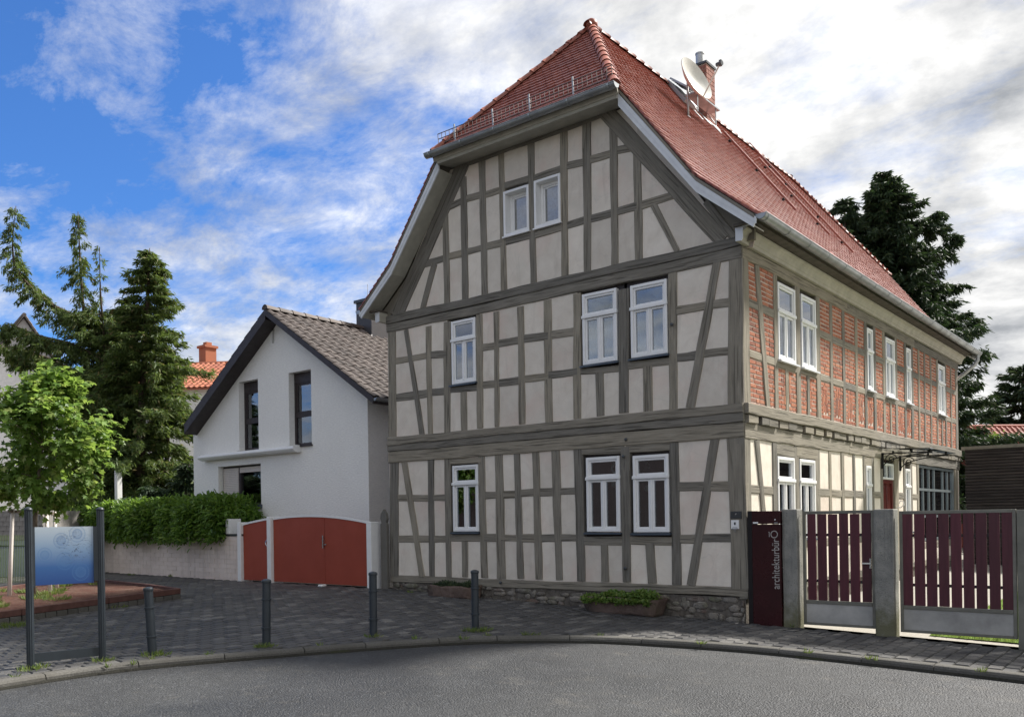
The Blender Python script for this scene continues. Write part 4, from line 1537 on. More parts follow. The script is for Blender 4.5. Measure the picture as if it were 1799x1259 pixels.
# side eaves: coved cornice and gutter
for sg in (1, -1):
    o0 = 0 if sg > 0 else -HW
    c = [(0, 5.742), (.065, 5.742), (.07, 5.79), (.085, 5.80), (.095, 5.84), (.125, 5.885), (.165, 5.905), (.17, 5.935), (0, 5.94)]
    m = MB()
    m.prism([(o0+sg*x, -.20, z) for x, z in c], (0, HL+.4, 0))
    m.build('cornice', MT['cornice_paint'], roof)
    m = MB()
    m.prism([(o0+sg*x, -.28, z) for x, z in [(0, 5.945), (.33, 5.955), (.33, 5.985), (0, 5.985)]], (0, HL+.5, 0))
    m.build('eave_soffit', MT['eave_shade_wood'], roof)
    m = MB()
    m.prism([(o0+sg*x, -.215, z) for x, z in [(-.0, 5.745), (.10, 5.735), (.12, 5.78), (.12, 5.93), (.30, 5.95), (0.0, 5.97)]], (0, .014, 0))
    m.build('cornice_end', MT['white_metal_board'], roof)
    gutter((RX+sg*(EX+.085), Y0+.03, EZ+.0), (RX+sg*(EX+.085), Y1-.03, EZ-.005), .085, roof, .85)
xg = RX+EX+.085
m = MB()
m.tube([(xg, Y1-.22, EZ-.06), (xg, Y1-.22, EZ-.22), (xg-.06, Y1-.24, EZ-.34), (.10, HL+.10, EZ-.60), (-.10, HL+.09, EZ-.74), (-.16, HL+.09, EZ-.95), (-.16, HL+.09, .3)], .05, 10)
smooth_by_angle(m.build('downpipe', MT['galvanised'], house), 60)
# snow guard above the half-hip gutter
hs = np.array((0, YR0-HY0, RZ-HZ))
hs /= np.linalg.norm(hs)
hn = np.array((0, -hs[2], hs[1]))
gb = np.array((RX, HY0, HZ))+hs*.22+hn*.05
gp = lambda e, h: gb+np.array((e, 0, 0))+np.array((0, -.02*0, h))+hn*h*.15
m = MB()
for h in (.0, .085, .17):
    m.bar(gp(-1.98, h+.02), gp(1.92, h+.02), .012)
guard = m.build('snow_guard', MT['snow_guard_metal'], roof)
me = None
for k in range(41):
    e = -1.98+k*.0975
    if me is None:
        me = MB().bar(np.array((0, 0, .02)), gp(0, .17)-gp(0, 0)+np.array((0, 0, .02)), .009).mesh('snow_guard_bar', MT['snow_guard_metal'])
    obj('snow_guard_bar', me, guard, Matrix.Translation(Vector(gp(e, 0))))
for e in (-1.55, -.62, .22, 1.15):
    m = MB()
    m.bar(gp(e, -.06), gp(e, .25), .03, .012)
    m.bar(gp(e, -.05), gp(e, -.05)+hs*.35, .03, .008, hn)
    m.build('snow_guard_bracket', MT['galvanised'], guard)
# things fixed to the roof plane of the long side
R1N = np.array((RZ-KZ, 0, KX))/sl1
R1P = np.array((RX+KX, 0, KZ))
def on_roof(x, y, h=0.):
    dd = ray(x, y)
    return CAM + dd*(((R1P+R1N*h-CAM) @ R1N)/(dd @ R1N))
RS = np.array((-KX, 0, RZ-KZ))/sl1
for (a, b) in (((1283, 240), (1388, 362)), ((1340, 283), (1452, 408)), ((1395, 328), (1489, 436)), ((1330, 262), (1382, 326))):
    p, q = on_roof(*a, .1), on_roof(*b, .1)
    yy = (p[1]+q[1])/2
    p[1] = q[1] = yy
    m = MB()
    m.bar(p, q, .05, .045, R1N)
    rl = m.build('mounting_rail', MT['clay_tile'], roof)
    for f_ in (.12, .5, .86):
        c = p+(q-p)*f_
        m = MB()
        m.bar(c-R1N*.09+np.array((0, -.06, 0)), c-R1N*.01+np.array((0, -.06, 0)), .04, .05, RS)
        m.bar(c-R1N*.02+np.array((0, -.08, 0)), c-R1N*.02+np.array((0, .02, 0)), .05, .02, R1N)
        m.build('rail_hook', MT['iron'], rl)
P = on_roof(1461, 452, .06)
m = MB()
m.prism([Vector(P)+Vector(RS)*a+Vector((0, b, 0)) for a, b in ((-.10, -.11), (-.10, .11), (.12, .11), (.12, -.11))], Vector(R1N)*.06)
bevel(m.build('vent_tile', MT['dark_red_tile'], roof), .03, 2)
# chimney
cx, cy_, ch0, ch1 = -3.62, 6.16, 10.4, 12.02
m = MB()
m.box(cx-.20, cx+.165, cy_-.21, cy_+.21, ch0, ch1)
chim = m.build('chimney', MT['mortar'], roof)
cb = MB()
z = ch0
k = 0
while z < ch1-.03:
    for face in range(4):
        L = .42 if face in (0, 2) else .385
        n = 2
        off = 0 if (k+face) % 2 else -.5
        for i in range(3):
            a = max(-L/2, -L/2+(i+off)*L/2+.006)
            b = min(L/2, -L/2+(i+1+off)*L/2-.006)
            if b-a < .04:
                continue
            if face == 0:
                cb.box(cx+.155, cx+.178, cy_+a, cy_+b, z+.008, z+.092)
            elif face == 1:
                cb.box(cx-.018+a, cx-.018+b, cy_-.223, cy_-.2, z+.008, z+.092)
            elif face == 2:
                cb.box(cx-.213, cx-.19, cy_+a, cy_+b, z+.008, z+.092)
            else:
                cb.box(cx-.018+a, cx-.018+b, cy_+.2, cy_+.223, z+.008, z+.092)
    z += .1
    k += 1
tag(cb.build('chimney_bricks', MT['chimney_brick'], chim), kind='stuff')
m = MB()
m.box(cx-.24, cx+.20, cy_-.25, cy_+.25, ch1, ch1+.05)
m.build('chimney_cap', MT['plate_dark'], chim)
smooth_by_angle(MB().lathe([(.095, ch1+.03), (.095, ch1+.30), (.105, ch1+.30), (.105, ch1+.33), (.07, ch1+.33)], 16, Matrix.Translation((cx-.04, cy_-.1, 0))).build('flue', MT['galvanised'], chim), 40)
m = MB()
m.prism([Vector((cx+.24, cy_-.32, 0))+Vector((0, 0, RZ-(RZ-KZ)/KX*(cx+.24-RX)+.05)), Vector((cx+.24, cy_+.32, RZ-(RZ-KZ)/KX*(cx+.24-RX)+.05)), Vector((cx-.02, cy_+.32, RZ-(RZ-KZ)/KX*(cx-.02-RX)+.05)), Vector((cx-.02, cy_-.32, RZ-(RZ-KZ)/KX*(cx-.02-RX)+.05))], Vector(R1N)*.03)
m.build('flashing', MT['zinc'], chim)
# roof hatch
p, q = on_roof(1180, 150, .05), on_roof(1214, 192, .05)
m = MB()
c = (p+q)/2
A = np.array((0, .30, 0))
m.prism([Vector(c-A-RS*.36), Vector(c+A-RS*.36), Vector(c+A+RS*.36), Vector(c-A+RS*.36)], Vector(R1N)*.08)
hatch = m.build('roof_hatch', MT['zinc'], roof)
m = MB()
lid = Vector(R1N)*.34-Vector(RS)*.06
m.prism([Vector(c-A*.95-RS*.36)+lid*.9, Vector(c+A*.95-RS*.36)+lid*.9, Vector(c+A*.95+RS*.36)+Vector(R1N)*.10, Vector(c-A*.95+RS*.36)+Vector(R1N)*.10], Vector(R1N)*.04)
m.build('hatch_lid', MT['zinc'], hatch)
# chimney sweep's step
a, b = on_roof(1213, 196, .30), on_roof(1252, 222, .30)
m = MB()
c0 = on_roof(1228, 214, .05)
m.box(-.13, .13, -.55, .55, -.015, .015, Matrix.Translation(Vector(c0)+Vector((.05, .1, .42))))
step = m.build('roof_step', MT['zinc'], roof)
for dy in (-.35, .5):
    m = MB()
    b0 = Vector(c0)+Vector((.05, dy, .40))
    m.bar(b0+Vector((.1, 0, 0)), b0+Vector((.1, 0, -.35)), .03, .012)
    m.bar(b0+Vector((-.12, 0, 0)), b0+Vector((.1, 0, -.33)), .03, .012)
    m.bar(b0+Vector((.02, 0, -.30)), b0+Vector((.22, 0, -.56)), .05, .012, R1N)
    m.build('step_bracket', MT['zinc'], step)

# satellite dish on its mast
mb_ = on_roof(1209, 209, .0)
dish = thing('satellite_dish', mb_, 'cream satellite dish on a steel mast beside the brick chimney', 'satellite dish')
m = MB()
m.tube([mb_, mb_+np.array((0, 0, .75))], .024, 10)
m.build('mast', MT['galvanised'], dish, smooth=True)
dc = at_depth(1220, 141, depth(mb_)-.05)
ax = Vector((.93, -.10, .34)).normalized()               # the way the dish looks
yv = Vector((0, 0, 1)).cross(ax).normalized()
zv = ax.cross(yv)
DM = Matrix.Translation(Vector(dc)) @ Matrix((yv, zv, ax)).transposed().to_4x4()
pf = [(r, .16*(r/.47)**2-.10) for r in (0.001, .1, .2, .3, .4, .47)]
pf = pf + [(.482, .066), (.482, .046)] + [(r, .16*(r/.47)**2-.118) for r in (.46, .4, .3, .2, .1, .001)]
smooth_by_angle(MB().lathe(pf, 36, DM).build('dish', MT['dish_paint'], dish), 50)
lnb = DM @ Vector((0, -.10, .62))
m = MB()
m.tube([DM @ Vector((0, -.47, .03)), lnb], .016, 8)
arm = m.build('feed_arm', MT['dish_paint'], dish)
m = MB()
m.tube([lnb+ax*.04+Vector((0, 0, -.02)), lnb-ax*.10+Vector((0, 0, .03))], [.05, .038], 10)
m.bar(lnb+Vector((0, 0, -.06)), lnb+Vector((0, 0, .06)), .05)
m.build('receiver', MT['plate_dark'], dish)
m = MB()
m.bar(Vector(mb_)+Vector((0, 0, .66)), DM @ Vector((0, 0, -.11)), .06)
m.bar(Vector(mb_)+Vector((0, 0, .05)), Vector(mb_)+Vector((0, 0, -.12)), .12, .06)
m.build('bracket', MT['galvanised'], dish)

# glass canopy over the side door
can = thing('door_canopy', (0, 7.4, 2.9), 'glass door canopy on black scrolled iron brackets above the red door', 'canopy')
m = MB()
m.prism([(.06, 6.55, 2.985), (1.05, 6.55, 2.93), (1.05, 8.75, 2.93), (.06, 8.75, 2.985)], (0, 0, .014))
m.build('glass_pane', MT['canopy_glass'], can)
for yb in (6.86, 8.18):
    m = MB()
    m.bar((.035, yb, 2.58), (.035, yb, 2.92), .03, .045, (1, 0, 0))
    m.tube([(.05, yb, 2.90), (1.02, yb, 2.885)], .014, 6)
    arc = [(.05+.97*(1-math.cos(q*math.pi/2/12)), yb, 2.62+.25*math.sin(q*math.pi/2/12)) for q in range(13)]
    m.tube(arc, .012, 6)
    m.tube([(.20+.13*(1-q/34)*math.cos(q*.36), yb, 2.775+.12*(1-q/34)*math.sin(q*.36)) for q in range(30)], .010, 6)
    for xx in (.25, .62, .98):
        m.tube([(xx, yb, 2.885), (xx, yb, 2.95)], .02, 6)
    m.build('bracket', MT['iron'], can)
# wall lamp by the door
P = on_x(*zp('R2', 1158, 1045), .12)
m = MB()
m.tube([(.0, P[1], P[2]-.05), (.08, P[1], P[2]-.06), (.15, P[1], P[2]), (.14, P[1], P[2]+.08), (.07, P[1], P[2]+.09), (.06, P[1], P[2]+.03)], .012, 6)
lamp_ = m.build('wall_lamp', MT['white_paint'])
tag(lamp_, 'small white scrolled wall lamp bracket beside the red side door', 'lamp')

# plates on the corner post
Q = [on_y(*zp('8', *c), -.02) for c in ((1187, 422), (1262, 470))]
m = MB()
m.box(Q[0][0], Q[1][0], -.024, -.006, Q[1][2], Q[0][2])
pl1 = m.build('bell_plate', MT['plate_dark'])
tag(pl1, 'dark grey metal bell plate on the corner post above the white notice', 'plate')
cx_, cz_ = (Q[0][0]+Q[1][0])/2, (Q[0][2]+Q[1][2])/2
MB().lathe([(.014, 0), (.014, .006)], 14, Matrix.Translation((cx_-.0, -.024, cz_+.012)) @ Matrix.Rotation(math.pi/2, 4, 'X')).build('bell_button', MT['steel'], pl1)
Q = [on_y(*zp('8', *c), -.02) for c in ((1190, 481), (1244, 541))]
m = MB()
m.box(Q[0][0], Q[1][0], -.022, -.006, Q[1][2], Q[0][2])
pl2 = m.build('notice_plate', MT['white_paint'])
tag(pl2, 'small white notice plate with emblem and text on the corner post', 'plate')
x0, x1, z1, z0 = Q[0][0], Q[1][0], Q[0][2], Q[1][2]
m = MB()
m.box((x0+x1)/2-.014, (x0+x1)/2+.014, -.0235, -.0221, z1-.075, z1-.035)
m.build('emblem', MT['plate_dark'], pl2)
m = MB()
for k, (a, b) in enumerate(((.18, .82), (.12, .88), (.2, .8), (.4, .6))):
    m.box(x0+(x1-x0)*a, x0+(x1-x0)*b, -.0235, -.0221, z1-.105-.018*k-.008, z1-.105-.018*k)
m.build('text_lines', MT['galvanised'], pl2)

# pendant lamps seen through two ground-floor windows
for z, x, y, gx, gy in (('8', 408, 118, 392, 232), ('8', 590, 125, 622, 265)):
    P = on_y(*zp(z, x, y), .32)
    o = thing('pendant_lamp', P, 'white ring-shaped pendant lamp with globe behind a ground-floor window pane', 'lamp', 'pendant lamps behind the windows')
    m = MB()
    m.tube([(P[0]+.10*math.cos(q*.35), .32+.03*math.sin(q*.35), P[2]+.10*math.sin(q*.35)) for q in range(15)], .022, 8)
    m.build('ring', MT['lamp_glass'], o, smooth=True)
    G = on_y(*zp(z, gx, gy), .32)
    MB().lathe([(.065*math.sin(q*math.pi/8)+.001, -.065*math.cos(q*math.pi/8)) for q in range(9)], 16, Matrix.Translation(Vector(G))).build('globe', MT['lamp_glass'], o, smooth=True)
    m = MB()
    m.tube([G, (G[0], .32, P[2]+.3)], .005, 5)
    m.build('cord', MT['iron'], o)

# ------------------------------------------------------------------ ground, road, pavement
def proj(P):
    dd = np.array(P)-CAM
    w_ = dd @ fw
    return 899.5+F*(dd @ r2)/w_, PCY-F*(dd @ u2)/w_, w_

def in_frame(P, mg=10):
    x, y, w_ = proj(P)
    return w_ > .5 and -mg < x < 1799+mg and -mg < y < 1259+mg

def sheet(name, xs, ys, zf, mat, kind='structure'):
    m = MB()
    for x in xs:
        for y in ys:
            m.v.append((x, y, zf(x, y)))
    k = len(ys)
    for i in range(len(xs)-1):
        for j in range(k-1):
            m.f.append((i*k+j, (i+1)*k+j, (i+1)*k+j+1, i*k+j+1))
    o = m.build(name, MT[mat], fix=False)
    return tag(o, kind=kind)

o = sheet('ground', [-900, -60, 60, 900], [-900, -60, 60, 900], lambda x, y: -.62, 'yard_ground')
tag(o, 'pale gravelly ground stretching away behind the houses', 'ground')
gxs = [-60, -40, -30, -25, -20, -16, -12, -10, -8, -6, -4, -2, 0, 2, 4, 6, 8, 12, 20, 40, 60]
gys = [-60, -40, -30, -24, -20, -16, -14, -12, -10, -8, -6, -4, -2, 0.3]
RD = .085
o = sheet('road', gxs, gys, lambda x, y: gz(x, y)-RD, 'asphalt')
tag(o, 'grey speckled asphalt road curving past the kerb', 'road')
o = sheet('yard', gxs, [.28, 2, 4, 8, 14, 22, 40, 60], lambda x, y: gz(x, y)-.03, 'yard_ground')
tag(o, 'pale paved yard behind the gates', 'yard')

def catmull(P, n=10):
    out = []
    for i in range(1, len(P)-2):
        p0, p1, p2, p3 = (np.array(q, float) for q in P[i-1:i+3])
        for k in range(n):
            t_ = k/n
            out.append(.5*(2*p1+(p2-p0)*t_+(2*p0-5*p1+4*p2-p3)*t_**2+(3*p1-p0-3*p2+p3)*t_**3))
    out.append(np.array(P[-2], float))
    return out

kp = [(-2.2, -18), (-3.2, -15), (-3.9, -12), (-4.3, -10.2), (-4.45, -8.85), (-4.35, -7.55), (-3.78, -6.15), (-3.13, -4.85), (-2.33, -3.60), (-1.37, -2.76), (-.62, -2.37), (.79, -1.98), (1.85, -1.88), (2.82, -1.85), (3.97, -1.84), (7, -1.9), (11, -2.1), (16, -2.6), (20, -3)]
kc = catmull(kp, 14)
seg = np.cumsum([0]+[float(np.linalg.norm(kc[i+1]-kc[i])) for i in range(len(kc)-1)])
def kpt(s):
    i = int(np.clip(np.searchsorted(seg, s)-1, 0, len(kc)-2))
    t_ = (s-seg[i])/max(1e-9, seg[i+1]-seg[i])
    p = kc[i]+(kc[i+1]-kc[i])*t_
    dd = (kc[i+1]-kc[i])/np.linalg.norm(kc[i+1]-kc[i])
    return p, np.array((-dd[1], dd[0]))                  # normal points to the pavement
kerb = None
s = .2
KW = .13
me0 = MB()
me0.v, me0.f = [], []
i = 0
while s < seg[-1]-1.2:
    L = random.choice((1.0, 1.0, .98, .8))
    m = MB()
    n = 4
    sec = [(0.0, -.16), (.004, -.028), (.022, -.004), (.045, .004), (KW, .006), (KW, -.16)]
    dz = random.uniform(-.004, .004)
    for k in range(n+1):
        p, nn = kpt(s+.006+(L-.012)*k/n)
        for o_, z_ in sec:
            q = p+nn*o_
            m.v.append((q[0], q[1], gz(q[0], q[1])+z_+dz))
    for k in range(n):
        for j in range(6):
            jj = (j+1) % 6
            m.f.append((k*6+j, k*6+jj, (k+1)*6+jj, (k+1)*6+j))
    m.f += [tuple(range(6)), tuple(n*6+j for j in reversed(range(6)))]
    if kerb is None:
        # mortar bed of the kerb carries the stones
        bd = MB()
        ks = np.linspace(.2, seg[-1]-.3, 90)
        for q in ks:
            p, nn = kpt(q)
            for o_, z_ in ((-.012, -.3), (-.012, -RD+.006), (.02, -.03), (KW-.01, -.02), (KW-.01, -.3)):
                c = p+nn*o_
                bd.v.append((c[0], c[1], gz(c[0], c[1])+z_))
        for k in range(len(ks)-1):
            for j in range(5):
                jj = (j+1) % 5
                bd.f.append((k*5+j, k*5+jj, (k+1)*5+jj, (k+1)*5+j))
        kerb = bd.build('kerb', MT['joint_sand'])
        tag(kerb, 'low concrete kerb curving between road and pavement', 'kerb', kind='structure')
    me = m.mesh('kerb_stone', MT['kerb_stone'])
    fixn(me)
    obj('kerb_stone', me, kerb)
    s += L
    i += 1

# pavement
redA, redB = ground(428, 1020), ground(650, 1032)
wallA, wallB = ground(60, 996), ground(428, 1020)
back_line = [(20, -.05), (3.6, -.03), (0, -.02), (-HW, -.0), (redB[0], redB[1]+.05), (redA[0], redA[1]+.05), (wallA[0], wallA[1]+.05), (-34, -3.0), (-34, -18)]
kin = [kpt(q)[0]+kpt(q)[1]*(KW+.004) for q in np.linspace(.2, seg[-1]-.3, 80)]
poly = [tuple(p) for p in kin]+back_line
def in_poly(x, y, P):
    c = False
    j = len(P)-1
    for i in range(len(P)):
        if (P[i][1] > y) != (P[j][1] > y) and x < (P[j][0]-P[i][0])*(y-P[i][1])/(P[j][1]-P[i][1])+P[i][0]:
            c = not c
        j = i
    return c
import bmesh
bm = bmesh.new()
f_ = bm.faces.new([bm.verts.new((p[0], p[1], 0)) for p in poly])
bmesh.ops.triangulate(bm, faces=[f_])
bmesh.ops.subdivide_edges(bm, edges=[e for e in bm.edges if e.calc_length() > 3], cuts=3, use_grid_fill=True)
for v in bm.verts:
    v.co.z = gz(v.co.x, v.co.y)-.014
me = bpy.data.meshes.new('pavement')
bm.to_mesh(me)
bm.free()
me.materials.append(MT['joint_sand'])
pavement = tag(obj('pavement', me), 'dark block-paved pavement in front of the houses', 'pavement', kind='structure')

bed_c = [ground(318, 1050), ground(145, 1027), ground(-120, 1063), ground(-150, 1117)]
bed_poly = [(p[0], p[1]) for p in bed_c]
pm = MB()
c_ = .07
pm.add([(-.5, -.5, -.35), (.5, -.5, -.35), (.5, .5, -.35), (-.5, .5, -.35), (-.5+c_, -.5+c_, 0), (.5-c_, -.5+c_, 0), (.5-c_, .5-c_, 0), (-.5+c_, .5-c_, 0)],
       [(4, 5, 6, 7), (0, 1, 5, 4), (1, 2, 6, 5), (2, 3, 7, 6), (3, 0, 4, 7)])
paver = pm.mesh('paver', MT['paver'])
pav = []
pw, plen = .165, .21
for i in range(-125, 60):
    for j in range(-65, 2):
        x = i*pw
        y = (j+(.5 if i % 2 else 0))*plen
        if x < -21 or not in_poly(x, y, poly) or in_poly(x, y, bed_poly):
            continue
        if not (in_poly(x-.05, y, poly) and in_poly(x+.05, y, poly) and in_poly(x, y+.07, poly) and in_poly(x, y-.06, poly)):
            continue
        if not in_frame((x, y, gz(x, y)), 60):
            continue
        pav.append(Matrix.Translation((x, y, gz(x, y)+random.uniform(-.004, .003))) @ Matrix.Rotation(random.uniform(-.03, .03), 4, 'Z') @ Matrix.Rotation(random.uniform(-.02, .02)+.018, 4, 'X') @ Matrix.Rotation(random.uniform(-.02, .02)+.0295, 4, 'Y') @ Matrix.Diagonal((pw-.009, plen-.009, .05, 1)))
pav_in = [m for m in pav if in_frame(m.translation, -5)]
ids = set(id(m) for m in pav_in)
scatter_pieces('paver', paver, pav_in, pavement)
rest = [m for m in pav if id(m) not in ids]
V_ = np.array([v.co for v in paver.vertices])
F_ = [tuple(p.vertices) for p in paver.polygons]
mb2 = MB()
for m in rest:
    A = np.array(m)
    mb2.add(V_ @ A[:3, :3].T + A[:3, 3], F_)
if rest:
    tag(mb2.build('edge_pavers', MT['paver'], pavement, fix=False), kind='stuff')

# ------------------------------------------------------------------ leaves
def leaf_cloud(name, O, Dr, U, ln, wd, mat, parent, shape='needle', kind=None, mw=None):
    """many small leaves: O origins, Dr directions, U rough up vectors, ln lengths, wd widths"""
    n = len(O)
    Dr = Dr/np.linalg.norm(Dr, axis=1)[:, None]
    W = np.cross(Dr, U)
    W /= np.linalg.norm(W, axis=1)[:, None]+1e-9
    Nn = np.cross(W, Dr)
    if shape == 'needle':
        tpl = np.array([(0, -.18, 0), (.45, -.5, .02), (1, 0, -.05), (.45, .5, .02), (0, .18, 0)])
        faces = np.array([(0, 1, 2), (0, 2, 4), (4, 2, 3)])
    elif shape == 'laurel':
        tpl = np.array([(0, 0, 0), (.35, -.5, .10), (.75, -.38, .10), (1, 0, -.05), (.75, .38, .10), (.35, .5, .10)])
        faces = np.array([(0, 1, 2), (0, 2, 3), (0, 3, 4), (0, 4, 5)])
    else:                                                   # lobed leaf
        tpl = np.array([(0, 0, 0), (.12, -.52, -.06), (.42, -.26, .03), (.66, -.50, -.07), (.66, -.17, .02), (1, 0, -.10), (.66, .17, .02), (.66, .50, -.07), (.42, .26, .03), (.12, .52, -.06)])
        faces = np.array([(0, i, i+1) for i in range(1, 9)])
    k = len(tpl)
    V = O[:, None, :] + tpl[None, :, 0, None]*ln[:, None, None]*Dr[:, None, :] + tpl[None, :, 1, None]*wd[:, None, None]*W[:, None, :] + tpl[None, :, 2, None]*ln[:, None, None]*Nn[:, None, :]
    Fc = (np.arange(n)[:, None, None]*k + faces[None]).reshape(-1, 3)
    me = np_mesh(name, V.reshape(-1, 3), Fc, mat)
    o = obj(name, me, parent, mw)
    if kind:
        o['kind'] = kind
    return o

def unit(v):
    return v/(np.linalg.norm(v, axis=-1, keepdims=True)+1e-9)

class Conifer:
    def __init__(s, k=1., dk=1.):
        s.k, s.dk = k, dk
        s.O, s.D, s.L, s.W = [], [], [], []
        s.wood = MB()

    def grow(s, path, rad, nb, trunk_r, droop=.5, tw=.26, dens=34, rise=.15, spread=1.0, hang=.9):
        """branches all along a path; rad(t) their length at t (0 foot, 1 tip)"""
        tw, dens = tw*s.k, dens*s.dk
        P = np.array(catmull([path[0]]+list(path)+[path[-1]], 8))
        n = len(P)
        s.wood.tube(P[::3], [max(.012, trunk_r*(1-i/n)**.8) for i in range(0, n, 3)], 7)
        for b in range(nb):
            t_ = (b+rng.random())/nb
            c = P[min(n-1, int(t_*(n-1)))]
            an = rng.random()*2*math.pi
            L = rad(t_)*(rng.uniform(.45, 1.05) if rng.random() < .85 else rng.uniform(1.0, 1.4))
            if L < .08:
                L = .08
            d0 = np.array((math.cos(an), math.sin(an), 0))*spread
            m = max(4, int(dens*L))
            q = np.sqrt(rng.random(m))*.97+.03
            zz_ = rise*q*L - droop*L*(q**1.6)*.55 + .14*L*np.maximum(0, q-.8)*3
            B = c + d0*(q*L)[:, None]
            B[:, 2] += zz_
            if L > .7:
                s.wood.tube([c, c+d0*L*.5+np.array((0, 0, rise*.5*L-droop*L*.18)), c+d0*L*.95+np.array((0, 0, rise*L-droop*L*.5))], [max(.01, L*.014), .012, .005], 4, False)
            sd = np.array((-d0[1], d0[0], 0))
            sgn = rng.choice((-1, 1), m)
            k = 3
            for r in range(k):
                dirs = d0*rng.uniform(.25, .9, m)[:, None] + sd*(sgn*rng.uniform(-.2, .95, m))[:, None] + np.array((0, 0, 1))*(-hang*rng.uniform(.1, 1.1, m)+.12)[:, None] + rng.normal(0, .18, (m, 3))
                s.O.append(B + rng.normal(0, .035+.02*L, (m, 3)))
                s.D.append(dirs)
                ll = tw*rng.uniform(.55, 1.25, m)
                s.L.append(ll)
                s.W.append(ll*rng.uniform(.16, .30, m))

    def finish(s, root, mat):
        s.wood.build('trunk', MT['bark'], root, smooth=True, fix=False)
        O = np.concatenate(s.O)
        D_ = np.concatenate(s.D)
        U = rng.normal(0, 1, O.shape)+np.array((0, 0, .8))
        leaf_cloud('crown', O, D_, U, np.concatenate(s.L), np.concatenate(s.W), MT[mat], root)
        return len(O)

# big spruce left: several leaders, one of them a long bent limb
DL = 30.5
def lp(x, y, dy=0.):
    return at_depth(x, y, DL+dy)
b0 = at_depth(200, 880, DL)
b0[2] = gz(b0[0], b0[1])-.1
spL = thing('spruce_tree', b0, 'tall old spruce with bent upswept limbs behind the hedge and white house', 'tree')
cf = Conifer(.80, 1.7)
px_m = DL/F
cf.grow([lp(205, 900), lp(200, 760), lp(190, 640), lp(175, 545)], lambda t_: (.75+.45*math.sin(t_*9))*1.5*(1-t_*.35), 170, .30, .85, .24, 32)
cf.grow([lp(245, 900, -1.2), lp(250, 700, -1.2), lp(258, 560, -1.2), lp(263, 436, -1.2)], lambda t_: (2.35*(1-t_)**.8+.10)*(.74+.36*abs(math.sin(t_*23))), 430, .16, .75, .24, 34, .20)
cf.grow([lp(290, 880, -.6), lp(295, 740, -.6), lp(290, 650, -.6)], lambda t_: 1.2*(1-t_)**.6+.15, 130, .10, .8, .24, 36)
cf.grow([lp(150, 575), lp(143, 500), lp(140, 440), lp(137, 372)], lambda t_: .72*(1-.78*t_**1.5)*(.55+.5*abs(math.sin(t_*8+.5))), 74, .06, 1.5, .20, 30, .05, hang=1.6)
cf.grow([lp(180, 560), lp(176, 500), lp(175, 428)], lambda t_: .48*(1-.75*t_), 26, .04, 1.4, .2, 22, .05, hang=1.6)
cf.grow([lp(185, 600, .3), lp(140, 560, .3), lp(95, 538, .4), lp(55, 505, .4), lp(28, 470, .4), lp(22, 425, .4), lp(28, 362, .4)], lambda t_: .72*(1-.66*t_**2.2)*(.6+.45*abs(math.sin(t_*15))), 130, .09, 1.5, .2, 32, .05, hang=1.7)
cf.grow([lp(190, 640, -.5), lp(130, 606, -.5), lp(70, 590, -.6), lp(10, 566, -.6)], lambda t_: .85*(1-.5*t_), 95, .08, 1.6, .22, 34, .0, hang=1.8)
cf.grow([lp(150, 660, .5), lp(60, 620, .6), lp(-30, 600, .6)], lambda t_: .8, 75, .07, 1.7, .22, 32, .0, hang=1.8)
cf.grow([lp(210, 720, -1.8), lp(150, 690, -1.8), lp(120, 700, -1.8)], lambda t_: .75, 40, .05, 1.3, .28, 36, hang=1.2)
cf.grow([lp(215, 830, -1.2), lp(180, 800, -1.2), lp(170, 780, -1.2)], lambda t_: 1.0, 50, .05, 1.3, .28, 36, hang=1.2)
cf.grow([lp(225, 760, .4), lp(215, 640, .4), lp(222, 540, .4)], lambda t_: 1.4*(1-.75*t_), 190, .1, .9, .26, 34, .1)
cf.grow([lp(170, 900, .8), lp(165, 760, .8), lp(160, 650, .8)], lambda t_: 1.35*(1-.4*t_), 150, .1, .9, .26, 34, .1)
cf.finish(spL, 'spruce_leaf')

# dark spruce behind the long house
DR = 36.
b0 = at_depth(1575, 800, DR)
b0[2] = 0
spR = thing('spruce_tree', b0, 'dense dark spruce rising behind the red roof of the timber house', 'tree')
cf = Conifer(.66, 1.9)
rp = lambda x, y, dy=0.: at_depth(x, y, DR+dy)
cf.grow([rp(1590, 905), rp(1580, 760), rp(1570, 560), rp(1560, 420), rp(1552, 298)], lambda t_: (3.9*(1-t_)**.78+.18)*(.92+.14*math.sin(t_*31)), 820, .30, .55, .42, 26, .22, hang=1.0)
cf.grow([rp(1500, 640, -.5), rp(1490, 480, -.5), rp(1482, 345, -.5)], lambda t_: 1.7*(1-t_)**.7+.15, 200, .1, .5, .38, 30, .2, hang=1.0)
cf.grow([rp(1620, 760, -.5), rp(1625, 620, -.5), rp(1615, 440, -.5)], lambda t_: 1.5*(1-t_)**.7+.2, 200, .1, .5, .38, 30, .2, hang=1.0)
for (xa, ya, xb, yb, xt, yt) in ((1600, 470, 1650, 440, 1678, 408), (1600, 540, 1650, 505, 1692, 500), (1610, 590, 1660, 560, 1704, 548), (1600, 640, 1650, 600, 1712, 580), (1610, 680, 1680, 680, 1712, 668), (1620, 400, 1640, 385, 1650, 372), (1615, 730, 1660, 740, 1695, 738)):
    cf.grow([rp(xa, ya, rng.uniform(-1, 1)), rp(xb, yb), rp(xt, yt)], lambda t_: .85*(1-.7*t_), 44, .05, 1.2, .36, 30, .05, hang=1.5)
cf.finish(spR, 'dark_spruce_leaf')
